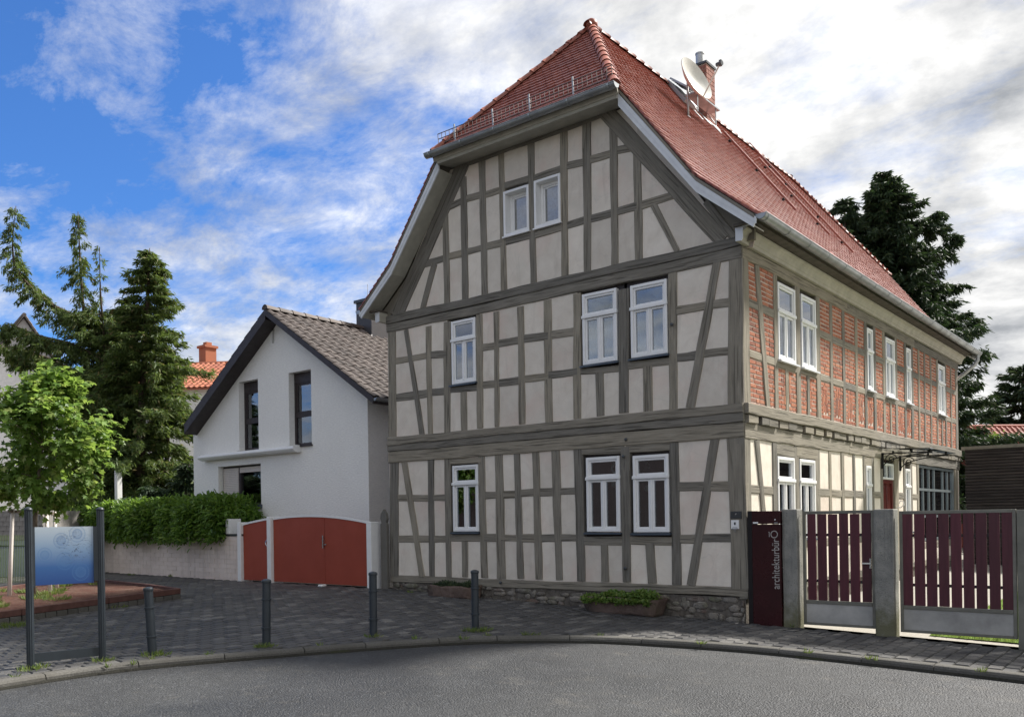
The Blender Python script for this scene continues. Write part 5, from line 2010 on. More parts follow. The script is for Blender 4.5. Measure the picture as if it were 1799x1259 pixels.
# fir at the far right
DF = 48.
b0 = at_depth(1790, 840, DF)
b0[2] = -.3
spF = thing('fir_tree', b0, 'dark green fir behind the small red-tiled outbuilding', 'tree')
cf = Conifer()
fp = lambda x, y: at_depth(x, y, DF)
cf.grow([fp(1795, 900), fp(1796, 780), fp(1798, 640)], lambda t_: 2.6*(1-t_)**.6+.2, 230, .2, .2, .45, 26, .35, hang=.5)
cf.grow([fp(1745, 820), fp(1750, 700)], lambda t_: 1.1*(1-t_)**.6+.15, 80, .1, .2, .45, 26, .3, hang=.5)
cf.finish(spF, 'dark_spruce_leaf')
# second dark conifer tip between house and white house left of frame
DC = 27.
b0 = at_depth(330, 900, DC)
b0[2] = .2
spS = thing('small_conifer', b0, 'small dark conifer between the big spruce and the white house', 'tree')
cf = Conifer()
cf.grow([at_depth(325, 905, DC), at_depth(328, 850, DC), at_depth(333, 812, DC)], lambda t_: .55*(1-t_)+.12, 60, .05, .5, .26, 40)
cf.grow([at_depth(270, 900, DC), at_depth(272, 855, DC)], lambda t_: .9*(1-t_)+.2, 60, .05, .5, .26, 40)
cf.finish(spS, 'dark_spruce_leaf')

# ------------------------------------------------------------------ white neighbour house
WY = 1.0
WF = lambda u, v, d: (u, WY-d, v)
wx0, wx1 = float(on_y(340, 800, WY)[0]), float(on_y(648, 860, WY)[0])
wov = .38
wxa = float(on_y(466, 545, WY-wov)[0])
wza = 6.80
wez = 4.40
WL = 11.5
wh = thing('white_house', ((wx0+wx1)/2, WY, .2), 'white rendered gable house with dark window frames and brown tiled roof', 'house')
def wrect(z, TL, TR, BR, BL, Y=WY):
    P = [on_y(*zp(z, *q), Y) for q in (TL, TR, BR, BL)]
    return ((P[0][0]+P[3][0])/2, (P[1][0]+P[2][0])/2, (P[2][2]+P[3][2])/2, (P[0][2]+P[1][2])/2)
WR = [wrect('W', (468, 668), (602, 645), (602, 1133), (468, 1142)), wrect('W', (812, 605), (965, 578), (968, 1100), (812, 1108)), wrect('V', (328, 152), (618, 135), (622, 430), (328, 405))]
slot = wrect('W', (695, 297), (710, 295), (711, 400), (695, 403))
cells = [V2((wx0, -.1), (wx1, -.1), (wx1, wez+.1), (wxa, wza), (wx0, wez+.1))]
for r in WR+[slot]:
    for c, nn in (((r[0], 0), (1, 0)), ((r[1], 0), (1, 0)), ((0, r[2]), (0, 1)), ((0, r[3]), (0, 1))):
        new = []
        for q in cells:
            a, b = clip(q, Vector(c), Vector(nn)), clip(q, Vector(c), -Vector(nn))
            new += [p for p in (a, b) if len(p) > 2 and area(p) > 1e-4]
        cells = new
m = MB()
for c in cells:
    if in_rects(mid(c), WR+[slot]):
        continue
    q = poly_slab(WF, c, 0, -.25)
    m.add(q.v, q.f)
m.box(wx1-.25, wx1, WY+.2505, WY+WL, -.1, wez+.08)
m.box(wx0, wx0+.25, WY+.2505, WY+WL, -.1, wez+.08)
m.build('wall', MT['white_render'], wh, fix=False)
m = MB()
fbox(m, WF, slot[0], slot[1], slot[2], slot[3], -.15, -.13)
m.build('vent_slot', MT['grey_panel'], wh)
for k, r in enumerate(WR[:2]):
    a, b, c, d_ = r
    # render reveal
    m = MB()
    ring(m, WF, a, b, c, d_, .004, -.19, -.002)
    m.build('reveal', MT['white_render'], wh)
    m = MB()
    ring(m, WF, a+.004, b-.004, c+.004, d_-.004, .075, -.25, -.17)
    fbox(m, WF, a+.075, b-.075, d_-.26, d_-.07, -.24, -.165)
    fo = m.build('window', MT['brown_black'], wh)
    zm = c+(d_-c)*.42
    m = MB()
    fbox(m, WF, a+.07, b-.07, zm-.045, zm+.045, -.235, -.172)
    m.build('transom', MT['brown_black'], fo)
    m = MB()
    ring(m, WF, a+.075, b-.075, zm+.045, d_-.26, .055, -.225, -.178)
    m.build('sash', MT['brown_black'], fo)
    pane(WF, a+.12, b-.12, zm+.09, d_-.30, -.20, fo)
    m = MB()
    fbox(m, WF, a+.07, b-.07, c+.07, zm-.04, -.215, -.205)
    m.build('frosted_pane', MT['grey_panel'], fo)
    pane(WF, a+.072, b-.072, c+.072, zm-.044, -.196, fo)
    interior(WF, a+.05, b-.05, c+.05, d_-.05, fo, .7, -.252, 'room')
    cm = MB()
    fbox(cm, WF, a+.10, b-.10, zm+.05, d_-.28, -.33, -.325)
    cm.build('curtain', MT['grey_panel'], fo)
    m = MB()
    fbox(m, WF, a-.05, b+.03, c-.035, c+.003, -.16, .05)
    m.build('window_sill', MT['brown_black'], fo)
a, b, c, d_ = WR[2]
m = MB()
um = a+(b-a)*.40
ring(m, WF, a, b, c, d_, .05, -.24, -.16)
fbox(m, WF, um-.035, um+.035, c+.05, d_-.05, -.235, -.15)
fo = m.build('window', MT['brown_black'], wh)
nS = 20
for k in range(nS):
    m = MB()
    z0 = c+.05+(d_-c-.1)*k/nS
    fbox(m, WF, a+.05, um-.035, z0+.003, z0+(d_-c-.1)/nS-.003, -.17, -.13)
    m.build('shutter_slat', MT['shutter'], fo)
for k in range(3):
    m = MB()
    z0 = d_-.05-(d_-c-.1)*(k+1)/nS
    fbox(m, WF, um+.035, b-.05, z0+.003, z0+(d_-c-.1)/nS-.003, -.17, -.13)
    m.build('shutter_slat', MT['shutter'], fo)
pane(WF, um+.03, b-.05, c+.05, d_-.05-.17, -.20, fo)
interior(WF, a+.02, b-.02, c+.02, d_-.02, fo, .9, -.242)
cm = MB()
n = 18
for k in range(n+1):
    q = k/n
    uu = um+.35*(b-um)+(b-um)*.62*q
    top_, bot_ = d_-.2, c+.10+abs(q-.55)*.75*(d_-c)
    dd = -.30+.015*math.sin(k*1.9)
    cm.v += [WF(um+.35*(b-um)+(b-um)*.62*(.5+(q-.5)*.35), bot_, dd), WF(uu, top_, dd)]
    if k:
        cm.f.append((2*k-2, 2*k, 2*k+1, 2*k-1))
cm.build('curtain', MT['blue_curtain'], fo, smooth=True, fix=False)
m = MB()
fbox(m, WF, a-.05, b+.05, c-.10, c-.002, -.18, .06)
m.build('window_sill', MT['window_sill_metal'], fo)
# roof
zr = float(on_y(466, 541, WY-wov)[2])
xe, ze = float(on_y(656, 694, WY-wov)[0]), float(on_y(656, 694, WY-wov)[2])
xl = float(on_y(324, 740, WY-wov)[0])
for sg in (1, -1):
    xe_ = xe if sg > 0 else xl
    m = MB()
    m.prism([(wxa, WY-wov, zr-.09), (xe_, WY-wov, ze-.09), (xe_, WY+WL+.3, ze-.09), (wxa, WY+WL+.3, zr-.09)], (0, 0, -.10))
    if sg > 0:
        wroof = m.build('roof', MT['brown_black'], wh)
    else:
        m.build('roof_deck', MT['brown_black'], wroof)
    # barge board
    hgt = .15 if sg > 0 else .26
    m = MB()
    m.prism([(wxa, WY-wov-.012, zr-.03), (xe_, WY-wov-.012, ze-.03), (xe_, WY-wov-.012, ze-.03-hgt), (wxa, WY-wov-.012, zr-.03-hgt*1.05)], (0, .012, 0))
    if sg < 0:
        m.prism([(wxa, WY-wov, zr-.30), (xe_, WY-wov, ze-.30), (xe_, WY-.002, ze-.30), (wxa, WY-.002, zr-.30)], (0, 0, .03))
    m.build('barge_board', MT['brown_black'], wroof)
    # pantiles
    Ls = math.hypot(xe_-wxa, zr-ze)
    S_ = Vector(((wxa-xe_)/Ls, 0, (zr-ze)/Ls))
    E_ = Vector((0, 1, 0))
    N_ = E_.cross(S_)
    if N_.z < 0:
        N_ = -N_
    pmb = MB()
    prof = [(0, .012), (.04, .040), (.08, .052), (.12, .040), (.16, .014), (.21, .004), (.26, .006), (.305, .016)]
    for s_, hh in ((0, .022), (.40, 0)):
        for e_, h_ in prof:
            pmb.v.append((e_, s_, h_+hh))
    k = len(prof)
    for i in range(k-1):
        pmb.f.append((i, i+1, k+i+1, k+i))
    for e_, h_ in prof:
        pmb.v.append((e_, 0, h_+.022-.03))
    for i in range(k-1):
        pmb.f.append((2*k+i, 2*k+i+1, i+1, i))
    pt = pmb.mesh('roof_tile', MT['concrete_tile'], False)
    R_ = Matrix((E_, S_, N_)).transposed().to_4x4()
    L_ = []
    nr = int(Ls/.335)
    for i in range(nr):
        for j in range(int((WL+wov+.3)/.30)):
            p = Vector((xe_, WY-wov-.01+j*.30, ze-.045))+S_*(i*Ls/nr-.02)
            L_.append(Matrix.Translation(p+N_*random.uniform(0, .006)) @ R_)
    scatter_pieces('roof_tile', pt, L_, wroof, 300 if sg > 0 else 0)
for k in range(30):
    m = MB()
    n = 6
    y0 = WY-wov-.02+k*.40
    for y_, rr in ((y0, .12), (y0+.42, .105)):
        for i in range(n+1):
            an = math.pi*i/n
            m.v.append((wxa+rr*math.cos(an), y_, zr-.03+rr*math.sin(an)))
    for i in range(n):
        m.f.append((i, i+1, n+1+i+1, n+1+i))
    m.f.append(tuple(range(n+1)))
    m.build('ridge_tile', MT['concrete_tile'], wroof, smooth=True, fix=False)
gutter((xe+.03, WY-wov, ze-.06), (xe+.03, WY+WL, ze-.06), .07, wroof, 1.2)
m = MB()
xq = wx1+.07
m.tube([(xe+.03, WY+.9, ze-.12), (xe+.0, WY+.9, ze-.35), (xq, WY+.75, ze-.85), (xq, WY+.7, ze-1.1), (xq, WY+.7, .3)], .045, 8)
smooth_by_angle(m.build('downpipe', MT['galvanised'], wh), 60)
# chimney of the white house
WN = np.array((zr-ze, 0, xe-wxa))
WN = WN/np.linalg.norm(WN)
dd = ray(*zp('W', 1390, 352))
P = CAM+dd*(((np.array((xe, 0, ze))-CAM) @ WN)/(dd @ WN))
m = MB()
m.box(P[0]-.62, P[0], P[1]-.05, P[1]+.55, P[2]-.2, P[2]+.98)
wc = m.build('chimney', MT['slate'], wroof)
m = MB()
m.box(P[0]-.67, P[0]+.05, P[1]-.10, P[1]+.60, P[2]+.98, P[2]+1.06)
m.build('chimney_cap', MT['plate_dark'], wc)
m = MB()
m.box(P[0]-.5, P[0]+.03, P[1]-.085, P[1]-.05, P[2]-.12, P[2]+.03)
m.bar((P[0]-.3, P[1]+.1, P[2]+1.06), (P[0]-.3, P[1]+.1, P[2]+1.5), .012)
m.build('flashing', MT['galvanised'], wc)
# awning cassette
P, Q = on_y(*zp('W', 208, 1183), WY-.12), on_y(*zp('W', 868, 1135), WY-.12)
aw = thing('awning', ((P[0]+Q[0])/2, WY, P[2]), 'white folded awning cassette under the upper windows of the white house', 'awning')
zc = (P[2]+Q[2])/2
m = MB()
pf_ = [(.0, -.07), (.10, -.085), (.20, -.05), (.24, .0), (.22, .05), (.12, .085), (0, .08)]
m.prism([(P[0], WY-.003-d0, zc+z_) for d0, z_ in pf_], (Q[0]-P[0]-.05, 0, 0))
bevel(m.build('cassette', MT['white_paint'], aw), .01)
m = MB()
m.prism([(Q[0]-.05, WY-.003-d0*1.06, zc+z_*1.1) for d0, z_ in pf_], (.06, 0, 0))
m.build('end_cap', MT['white_paint'], aw)

# ------------------------------------------------------------------ brown gate of the white house
gA, g1_, g2_, gB = ground(430, 1020), ground(483, 1024), ground(495, 1024), ground(650, 1032)
ux = Vector((gB[0]-gA[0], gB[1]-gA[1], 0))
GLn = ux.length
ux.normalize()
uy = Vector((-ux.y, ux.x, 0))
GM = Matrix((ux, uy, Vector((0, 0, 1)))).transposed().to_4x4()
GM.translation = Vector((gA[0], gA[1], gz(gA[0], gA[1])))
def gs(px_):
    """distance along the gate line for a pixel column"""
    dd = ray(px_, 1000)
    n_ = np.array(uy)
    t_ = ((gA-CAM) @ n_)/(dd @ n_)
    return float((CAM+dd*t_-gA) @ np.array(ux))
def gh(px_, py_):
    dd = ray(px_, py_)
    n_ = np.array(uy)
    t_ = ((gA-CAM) @ n_)/(dd @ n_)
    return float((CAM+dd*t_)[2]-GM.translation.z)
s_l, s_m0, s_m1, s_r0, s_r1 = gs(421), gs(473), gs(483), gs(648), gs(660)
t1 = gh(430, 920)
def gpost(s0, s1, h, label, dep=.28):
    m = MB()
    m.box(s0, s1, -.06, dep, -.3, h, GM)
    return tag(bevel(m.build('gate_post', MT['white_paint']), .008), label, 'post', 'white posts of the brown gate')
gpost(s_l, s_l+.14, gh(427, 917), 'white square gate post at the end of the beige brick wall')
gpost(s_m0, s_m0+.15, gh(480, 907), 'white square post between the small and the double brown gate')
gpost(s_r0, s_r0+.15, gh(654, 916), 'white square gate post nearest the timber house', .45)
def leaf(s0, s1, hf, name, label, hinge=None, z0=.03):
    m = MB()
    n = 14
    P = [(s0, z0)]+[(s1, z0)]+[(s1+(s0-s1)*k/n, hf(s1+(s0-s1)*k/n)) for k in range(n+1)]
    r = thing(name, GM @ Vector(((s0+s1)/2, 0, 0)), label, 'gate', 'brown gate leaves')
    m.prism([GM @ Vector((a, .02, b)) for a, b in P], GM.to_3x3() @ Vector((0, .04, 0)))
    m.build('panel', MT['gate_red'], r)
    m = MB()
    for k in range(n):
        a, b = s0+(s1-s0)*k/n, s0+(s1-s0)*(k+1)/n
        m.prism([GM @ Vector((a, .005, hf(a)-.02)), GM @ Vector((b, .005, hf(b)-.02)), GM @ Vector((b, .005, hf(b)+.025)), GM @ Vector((a, .005, hf(a)+.025))], GM.to_3x3() @ Vector((0, .07, 0)))
    m.build('top_rim', MT['white_paint'], r)
    return r
hL, hM, hR = gh(437, 922), gh(570, 906), gh(648, 917)
sm = gs(570)
def hcurve(s_):
    a, b = s_m0+.15, s_r0
    q = (s_-a)/(b-a)
    h0, h1 = gh(493, 911), gh(648, 918)
    return h0+(h1-h0)*q+(hM-(h0+h1)/2)*4*q*(1-q)
l1 = leaf(s_m0+.16, sm-.004, hcurve, 'gate_leaf', 'arched brown-red double-gate leaf carrying the long steel pull handle')
l2 = leaf(sm+.004, s_r0-.01, hcurve, 'gate_leaf', 'arched brown-red double-gate leaf with small latch, hung on the post by the timber house')
h0_, h1_ = gh(441, 921), gh(472, 911)
l3 = leaf(s_l+.15, s_m0-.01, lambda s_: h0_+(h1_-h0_)*((s_-s_l-.15)/(s_m0-s_l-.16))**.8, 'garden_gate', 'narrow brown-red garden gate with rising top beside the brick wall')
m = MB()
m.bar(GM @ Vector((sm-.02, -.01, .82)), GM @ Vector((sm-.02, -.01, 1.10)), .03)
m.build('pull_handle', MT['steel'], l1)
m = MB()
m.bar(GM @ Vector((sm+.03, -.01, .90)), GM @ Vector((sm+.09, -.01, .90)), .02)
m.build('latch', MT['steel'], l2)
m = MB()
m.tube([GM @ Vector((s_m0-.04-.05*math.sin(q*math.pi/8), -.01-.02*math.sin(q*math.pi/8), .84+.16*q/8)) for q in range(9)], .012, 6)
m.build('bow_handle', MT['steel'], l3)
m = MB()
P = ground(568, 1030)
m.box(-.07, .07, -.10, .04, 0, .05, Matrix.Translation((P[0], P[1], gz(P[0], P[1]))))
tag(bevel(m.build('gate_stop', MT['white_paint']), .015), 'small white gate stop on the paving under the double gate', 'gate stop')
# grey cabinet and old timber post between gate and timber house
P = on_y(672, 1010, .05)
m = MB()
xa_, xb_ = float(on_y(673, 960, -.02)[0]), float(on_y(684, 960, -.02)[0])
zt_ = float(on_y(678, 897, -.02)[2])
hw = (xb_-xa_)/2
xm_ = (xa_+xb_)/2
pts = [(-hw, .1), (hw, .1), (hw, zt_-.28), (hw*.7, zt_-.25), (hw*1.1, zt_-.16), (hw*.8, zt_-.05), (0, zt_+.04), (-hw*.8, zt_-.05), (-hw*1.1, zt_-.16), (-hw*.7, zt_-.25), (-hw, zt_-.28)]
m.prism([(xm_+a, -.09, b) for a, b in pts], (0, .07, 0))
tag(bevel(m.build('fence_post', MT['grey_post']), .006), 'weathered grey wooden post with pointed carved head at the house corner', 'post')

# ------------------------------------------------------------------ low wall with hedge, letter box
wv = Vector((wallB[0]-wallA[0], wallB[1]-wallA[1], 0))
WLn = wv.length-.05
wv.normalize()
wn = Vector((-wv.y, wv.x, 0))
WM_ = Matrix((wv, wn, Vector((0, 0, 1)))).transposed().to_4x4()
WM_.translation = Vector((wallA[0], wallA[1], .2))
def wall_h(px_, py_):
    dd = ray(px_, py_)
    n_ = np.array(wn)
    t_ = ((wallA-CAM) @ n_)/(dd @ n_)
    return float((CAM+dd*t_)[2]-.2), float((CAM+dd*t_-wallA) @ np.array(wv))
wh_ = (wall_h(183, 938)[0]+wall_h(415, 942)[0])/2
bw = thing('garden_wall', WM_.translation, 'low beige painted brick garden wall below the hedge', 'wall')
m = MB()
m.box(0, WLn, .012, .24, -.3, wh_-.02, WM_)
core = m.build('wall_core', MT['painted_brick'], bw)
m = MB()
m.box(-.02, WLn+.01, -.015, .26, wh_-.02, wh_+.03, WM_)
m.build('coping', MT['plate_dark'], bw)
pb = unit_brick(MT['painted_brick'], .025)
L_ = []
nrow = int(round((wh_+.1)/.115))
for r in range(nrow):
    z_ = wh_-.02-(r+.5)*.115
    u = 0.0-(.25 if r % 2 else 0)
    while u < WLn:
        a, b = max(0, u), min(WLn, u+.49)
        u += .50
        if b-a > .04:
            L_.append(WM_ @ Matrix.Translation(((a+b)/2, .015, z_)) @ Matrix.Diagonal((b-a-.006, .0285, .1105, 1)))
scatter_pieces('brick', pb, L_, bw)
# hedge: leaves through a rounded box above and over the wall
hdg = thing('hedge', WM_ @ Vector((WLn/2, .8, wh_)), 'clipped green laurel hedge growing over the beige brick wall', 'hedge')
hz0, hz1 = wh_-.05, wall_h(300, 870)[0]-.20
h0 = wall_h(45, 890)[1]
h1 = wall_h(392, 900)[1]
N = 26000
a = rng.random(N)
face = rng.random(N)
U_ = h0+(h1-h0)*rng.random(N)
bul = .12*np.sin(U_*2.1)+.08*np.sin(U_*4.7+1)
front = face < .55
V_ = np.where(front, -.22+bul*.9+rng.normal(0, .08, N), rng.random(N)*1.2-.2)
Z_ = np.where(front, hz0-.10+(hz1-hz0+.10)*rng.random(N), hz1+rng.normal(0, .05, N)+.04*np.sin(U_*3.3))
end = face > .88
U_ = np.where(end, h1+rng.normal(-.05, .10, N), U_)
Z_ = np.where(end, hz0+(hz1-hz0)*rng.random(N), Z_)
low = front & (rng.random(N) < .06)
Z_ = np.where(low, Z_-.22*rng.random(N), Z_)
edge = np.clip((Z_-(hz1-.25))/.25, 0, 1)
V_ = np.where(front, V_+edge**2*.18, V_)
rd = np.clip((U_-(h1-.35))/.35, 0, 1)
Z_ = np.where(Z_ > hz1-.3, Z_-rd**2*.25, Z_)
A_ = np.array(WM_)
O = np.stack([U_, V_, Z_], 1) @ A_[:3, :3].T + A_[:3, 3]
nrm = np.where(front[:, None], -np.array(wn), np.array((0, 0, 1.)))
nrm = np.where(end[:, None], np.array(wv), nrm)
Dr = nrm*.55 + rng.normal(0, .55, (N, 3)) + np.array((0, 0, -.25))
U3 = nrm*.7+np.array((0, 0, .6))+rng.normal(0, .35, (N, 3))
ll = rng.uniform(.09, .19, N)
leaf_cloud('foliage', O, Dr, U3, ll, ll*.36, MT['laurel_leaf'], hdg, 'laurel')
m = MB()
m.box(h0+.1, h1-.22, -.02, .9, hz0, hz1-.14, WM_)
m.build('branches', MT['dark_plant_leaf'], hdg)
# letter box on the wall
P0, P1 = wall_h(398, 912), wall_h(432, 936)
m = MB()
m.box(P0[1], P0[1]+.17, -.03, .30, wh_+.03, P0[0]+.01, WM_)
lb = bevel(m.build('letter_box', MT['white_paint']), .008)
tag(lb, 'white letter box with small lettering on top of the brick wall', 'letter box')
m = MB()
for k, (a, b, z_) in enumerate(((.02, .035, .30), (.045, .06, .30), (.07, .08, .30), (.10, .13, .30), (.03, .14, .20), (.03, .14, .165), (.09, .15, .13))):
    zz_ = wh_+.03+(P0[0]-wh_-.02)*z_/.36
    m.box(P0[1]+a, P0[1]+b, -.0325, -.0302, zz_, zz_+(.035 if k < 4 else .008), WM_)
m.build('lettering', MT['galvanised'], lb)
# white post behind the hedge
P = np.array(WM_ @ Vector((wall_h(208, 900)[1], 1.15, 0)))
DP = depth(P)
P = at_depth(208, 862, DP)
m = MB()
zt = float(at_depth(208, 826, DP)[2])
m.box(P[0]-.08, P[0]+.08, P[1]-.08, P[1]+.08, .1, zt)
tag(bevel(m.build('white_post', MT['far_white']), .01), 'plain white post sticking up behind the hedge below the spruce', 'post')

# ------------------------------------------------------------------ gates, posts and pillar right of the house
ZF['G'] = (1290, 870, .28293)
def gx(zx, zy, Y=.1):
    P = on_y(*zp('G', zx, zy), Y)
    return float(P[0]), float(P[2])
def cpost(x0, x1, y0, y1, zt, label):
    m = MB()
    z0 = gz(x0, 0)-.25
    n = 7
    for k in range(n+1):
        z = z0+(zt-z0)*k/n
        j = lambda: random.uniform(-.004, .004)
        m.v += [(x0+j(), y0+j(), z), (x1+j(), y0+j(), z), (x1+j(), y1+j(), z), (x0+j(), y1+j(), z)]
        if k:
            b = 4*k
            m.f += [(b-4+i, b-4+(i+1) % 4, b+(i+1) % 4, b+i) for i in range(4)]
    m.f += [(3, 2, 1, 0), (4*n, 4*n+1, 4*n+2, 4*n+3)]
    return tag(bevel(m.build('concrete_post', MT['concrete_post']), .014, 2), label, 'post', 'concrete gate posts')
cpost(.575, .80, -.02, .22, 1.705, 'weathered concrete gate post beside the dark red name pillar')
cpost(1.885, 2.145, -.02, .22, 1.68, 'weathered concrete gate post between the two maroon slatted gates')

def slat_gate(name, x0, x1, y, zt, zmid, zb, boards, ztop, zbot, label, handle=None):
    r = thing(name, ((x0+x1)/2, y, zb), label, 'gate', 'maroon slatted gates')
    m = MB()
    b = .045
    m.box(x0, x0+b, y, y+.045, zb, zt)
    m.box(x1-b, x1, y, y+.045, zb, zt)
    m.box(x0+b, x1-b, y, y+.045, zt-b, zt)
    m.box(x0+b, x1-b, y, y+.045, zb, zb+.04)
    m.box(x0+b, x1-b, y-.004, y+.049, zmid-.05, zmid)
    bevel(m.build('frame', MT['gate_frame'], r), .004)
    m = MB()
    m.box(x0+b, x1-b, y+.012, y+.022, zb+.04, zmid-.05)
    m.build('sheet_panel', MT['steel_sheet'], r)
    for z in (ztop-.30, zbot+.28):
        m = MB()
        m.box(x0+b, x1-b, y+.026, y+.044, z-.02, z+.02)
        m.build('cross_rail', MT['black_plastic'], r)
    for a, c in boards:
        m = MB()
        j = random.uniform(-.004, .004)
        m.box(a, c, y+.002+j*.3, y+.024+j*.3, zbot+j, ztop+j)
        bevel(m.build('board', MT['maroon_board'], r), .003)
    if handle:
        m = MB()
        m.bar((handle, y-.01, zmid+.55), (handle-.10, y-.06, zmid+.55), .02)
        m.bar((handle-.0, y+.0, zmid+.48), (handle-.0, y+.0, zmid+.62), .035, .02)
        m.build('handle', MT['steel'], r)
    return r
B1 = [(gx(a, 300, .11)[0], gx(b, 300, .11)[0]) for a, b in ((455, 507), (518, 573), (584, 641), (652, 708), (720, 778), (792, 850))]
slat_gate('slatted_gate', .835, 1.86, .10, 1.672, .375, .01, B1, 1.625, .375, 'narrow maroon slatted gate between the two concrete posts', 1.80)
B2 = [(gx(a, 300, .11)[0], gx(b, 300, .11)[0]) for a, b in ((1046, 1106), (1118, 1182), (1192, 1257), (1268, 1332), (1345, 1410), (1421, 1488), (1500, 1568), (1582, 1650), (1662, 1736))]
slat_gate('slatted_gate', 2.185, 3.60, .10, 1.65, .36, -.01, B2, 1.615, .36, 'wide maroon slatted gate standing right beside the free steel post')
m = MB()
m.box(3.61, 3.70, .08, .17, -.35, 1.64)
tag(bevel(m.build('steel_post', MT['gate_frame']), .005), 'square olive steel gate post at the end of the wide slatted gate', 'post')
slat_gate('slatted_gate', 3.715, 5.6, .10, 1.64, .36, -.01, [(3.79+k*.2, 3.79+k*.2+.175) for k in range(9)], 1.605, .36, 'maroon slatted gate leaf beyond the free steel post')

# dark red name pillar
pil = thing('name_pillar', (.33, 0, 0), 'dark red metal letter-box pillar with number 10 and vertical lettering', 'pillar')
m = MB()
m.box(.125, .565, -.06, .16, -.1, 1.485)
bevel(m.build('lower_panel', MT['dark_red_pillar'], pil), .003)
m = MB()
m.box(.125, .565, -.064, .16, 1.495, 1.685)
flap = bevel(m.build('letter_flap', MT['dark_red_pillar'], pil), .003)
m = MB()
m.box(.05, .12, -.05, .16, -.1, 1.69)
m.build('side_frame', MT['pillar_black'], pil)
m = MB()
m.box(.145, .225, -.0665, -.0642, 1.50, 1.525)
m.build('name_label', MT['white_paint'], flap)
MB().lathe([(.010, 0), (.010, .005)], 12, Matrix.Translation((.49, -.064, 1.555)) @ Matrix.Rotation(math.pi/2, 4, 'X')).build('lock', MT['white_paint'], flap)
m = MB()
m.box(.478, .53, -.0665, -.0642, 1.505, 1.515)
m.build('flap_grip', MT['galvanised'], flap)
m = MB()
m.box(.392, .400, -.0635, -.0602, 1.30, 1.375)
m.box(.383, .392, -.0635, -.0602, 1.367, 1.375)
m.build('digit_one', MT['letter_metal'], pil)
m = MB()
n = 32
for k in range(n):
    an = 2*math.pi*k/n
    for rr in (.044, .056):
        for yy in (-.0635, -.0602):
            m.v.append((.472+rr*math.cos(an), yy, 1.338+rr*math.sin(an)))
for k in range(n):
    a, b = 4*k, 4*((k+1) % n)
    m.f += [(a, b, b+2, a+2), (a+1, a+3, b+3, b+1), (a, a+1, b+1, b), (a+2, b+2, b+3, a+3)]
m.build('digit_ring', MT['letter_metal'], pil)
tc = bpy.data.curves.new('lettering', 'FONT')
tc.body = 'architekturb\u00fcr'
tc.extrude = .0015
tc.size = .1
to = bpy.data.objects.new('lettering_source', tc)
COL.objects.link(to)
dg = bpy.context.evaluated_depsgraph_get()
tme = bpy.data.meshes.new_from_object(to.evaluated_get(dg))
bpy.data.objects.remove(to)
co = np.array([v.co for v in tme.vertices])
mn, mx_ = co.min(0), co.max(0)
sx = (1.268-.53)/(mx_[0]-mn[0])
sy = .115/(mx_[1]-mn[1])
new = np.stack([.523-(co[:, 1]-mn[1])*0+(-(mx_[1]-co[:, 1])*0), -.0615-co[:, 2], .53+(co[:, 0]-mn[0])*sx], 1)
new[:, 0] = .545-(co[:, 1]-mn[1])*sy
tme.vertices.foreach_set('co', new.astype(np.float32).ravel())
tme.update()
tme.materials.clear()
tme.materials.append(MT['letter_metal'])
obj('lettering', tme, pil)

# ------------------------------------------------------------------ stone troughs with plants
def trough(xa, xb, ya, yb, h, name, label, seed, cut):
    random.seed(seed)
    cx, cy = (xa+xb)/2, (ya+yb)/2
    z0 = gz(cx, cy)-.02
    r = thing(name, (cx, cy, z0), label, 'planter', 'stone troughs in front of the gable')
    bm = bmesh.new()
    bmesh.ops.create_cube(bm, size=1)
    for v in bm.verts:
        tp = v.co.z > 0
        s_ = 1.0 if tp else cut
        v.co = Vector((cx+v.co.x*(xb-xa)*s_, cy+v.co.y*(yb-ya)*(1 if tp else .85), z0+(h if tp else 0)))
    top = [f for f in bm.faces if f.normal.z > .9]
    bmesh.ops.recalc_face_normals(bm, faces=bm.faces)
    top = [f for f in bm.faces if f.normal.z > .9]
    bmesh.ops.inset_region(bm, faces=top, thickness=.055)
    for v in top[0].verts:
        v.co.z -= .07
    bmesh.ops.subdivide_edges(bm, edges=bm.edges[:], cuts=5, use_grid_fill=True)
    from mathutils import noise
    for v in bm.verts:
        nz = noise.noise_vector(v.co*4.0)*.034+noise.noise_vector(v.co*13)*.014
        v.co += nz
    me = bpy.data.meshes.new('stone')
    bm.to_mesh(me)
    bm.free()
    me.materials.append(MT['red_sandstone'])
    me.polygons.foreach_set('use_smooth', [True]*len(me.polygons))
    obj('trough', me, r)
    m = MB()
    m.box(xa+.07, xb-.07, ya+.06, yb-.06, z0+h-.10, z0+h-.035)
    m.build('soil', MT['soil'], r)
    return r, z0+h
P = [on_y(752, 1040, -.42), on_y(826, 1045, -.42), on_y(1028, 1055, -.40), on_y(1158, 1062, -.36)]
t1_, zt1 = trough(P[0][0], P[1][0], -.44, -.06, .235, 'stone_trough', 'small red sandstone trough with low dark evergreen tufts', 3, .93)
t2_, zt2 = trough(P[2][0]-.05, P[3][0], -.44, -.05, .285, 'stone_trough', 'long rough red sandstone trough overflowing with light green leaves', 5, .86)
random.seed(11)
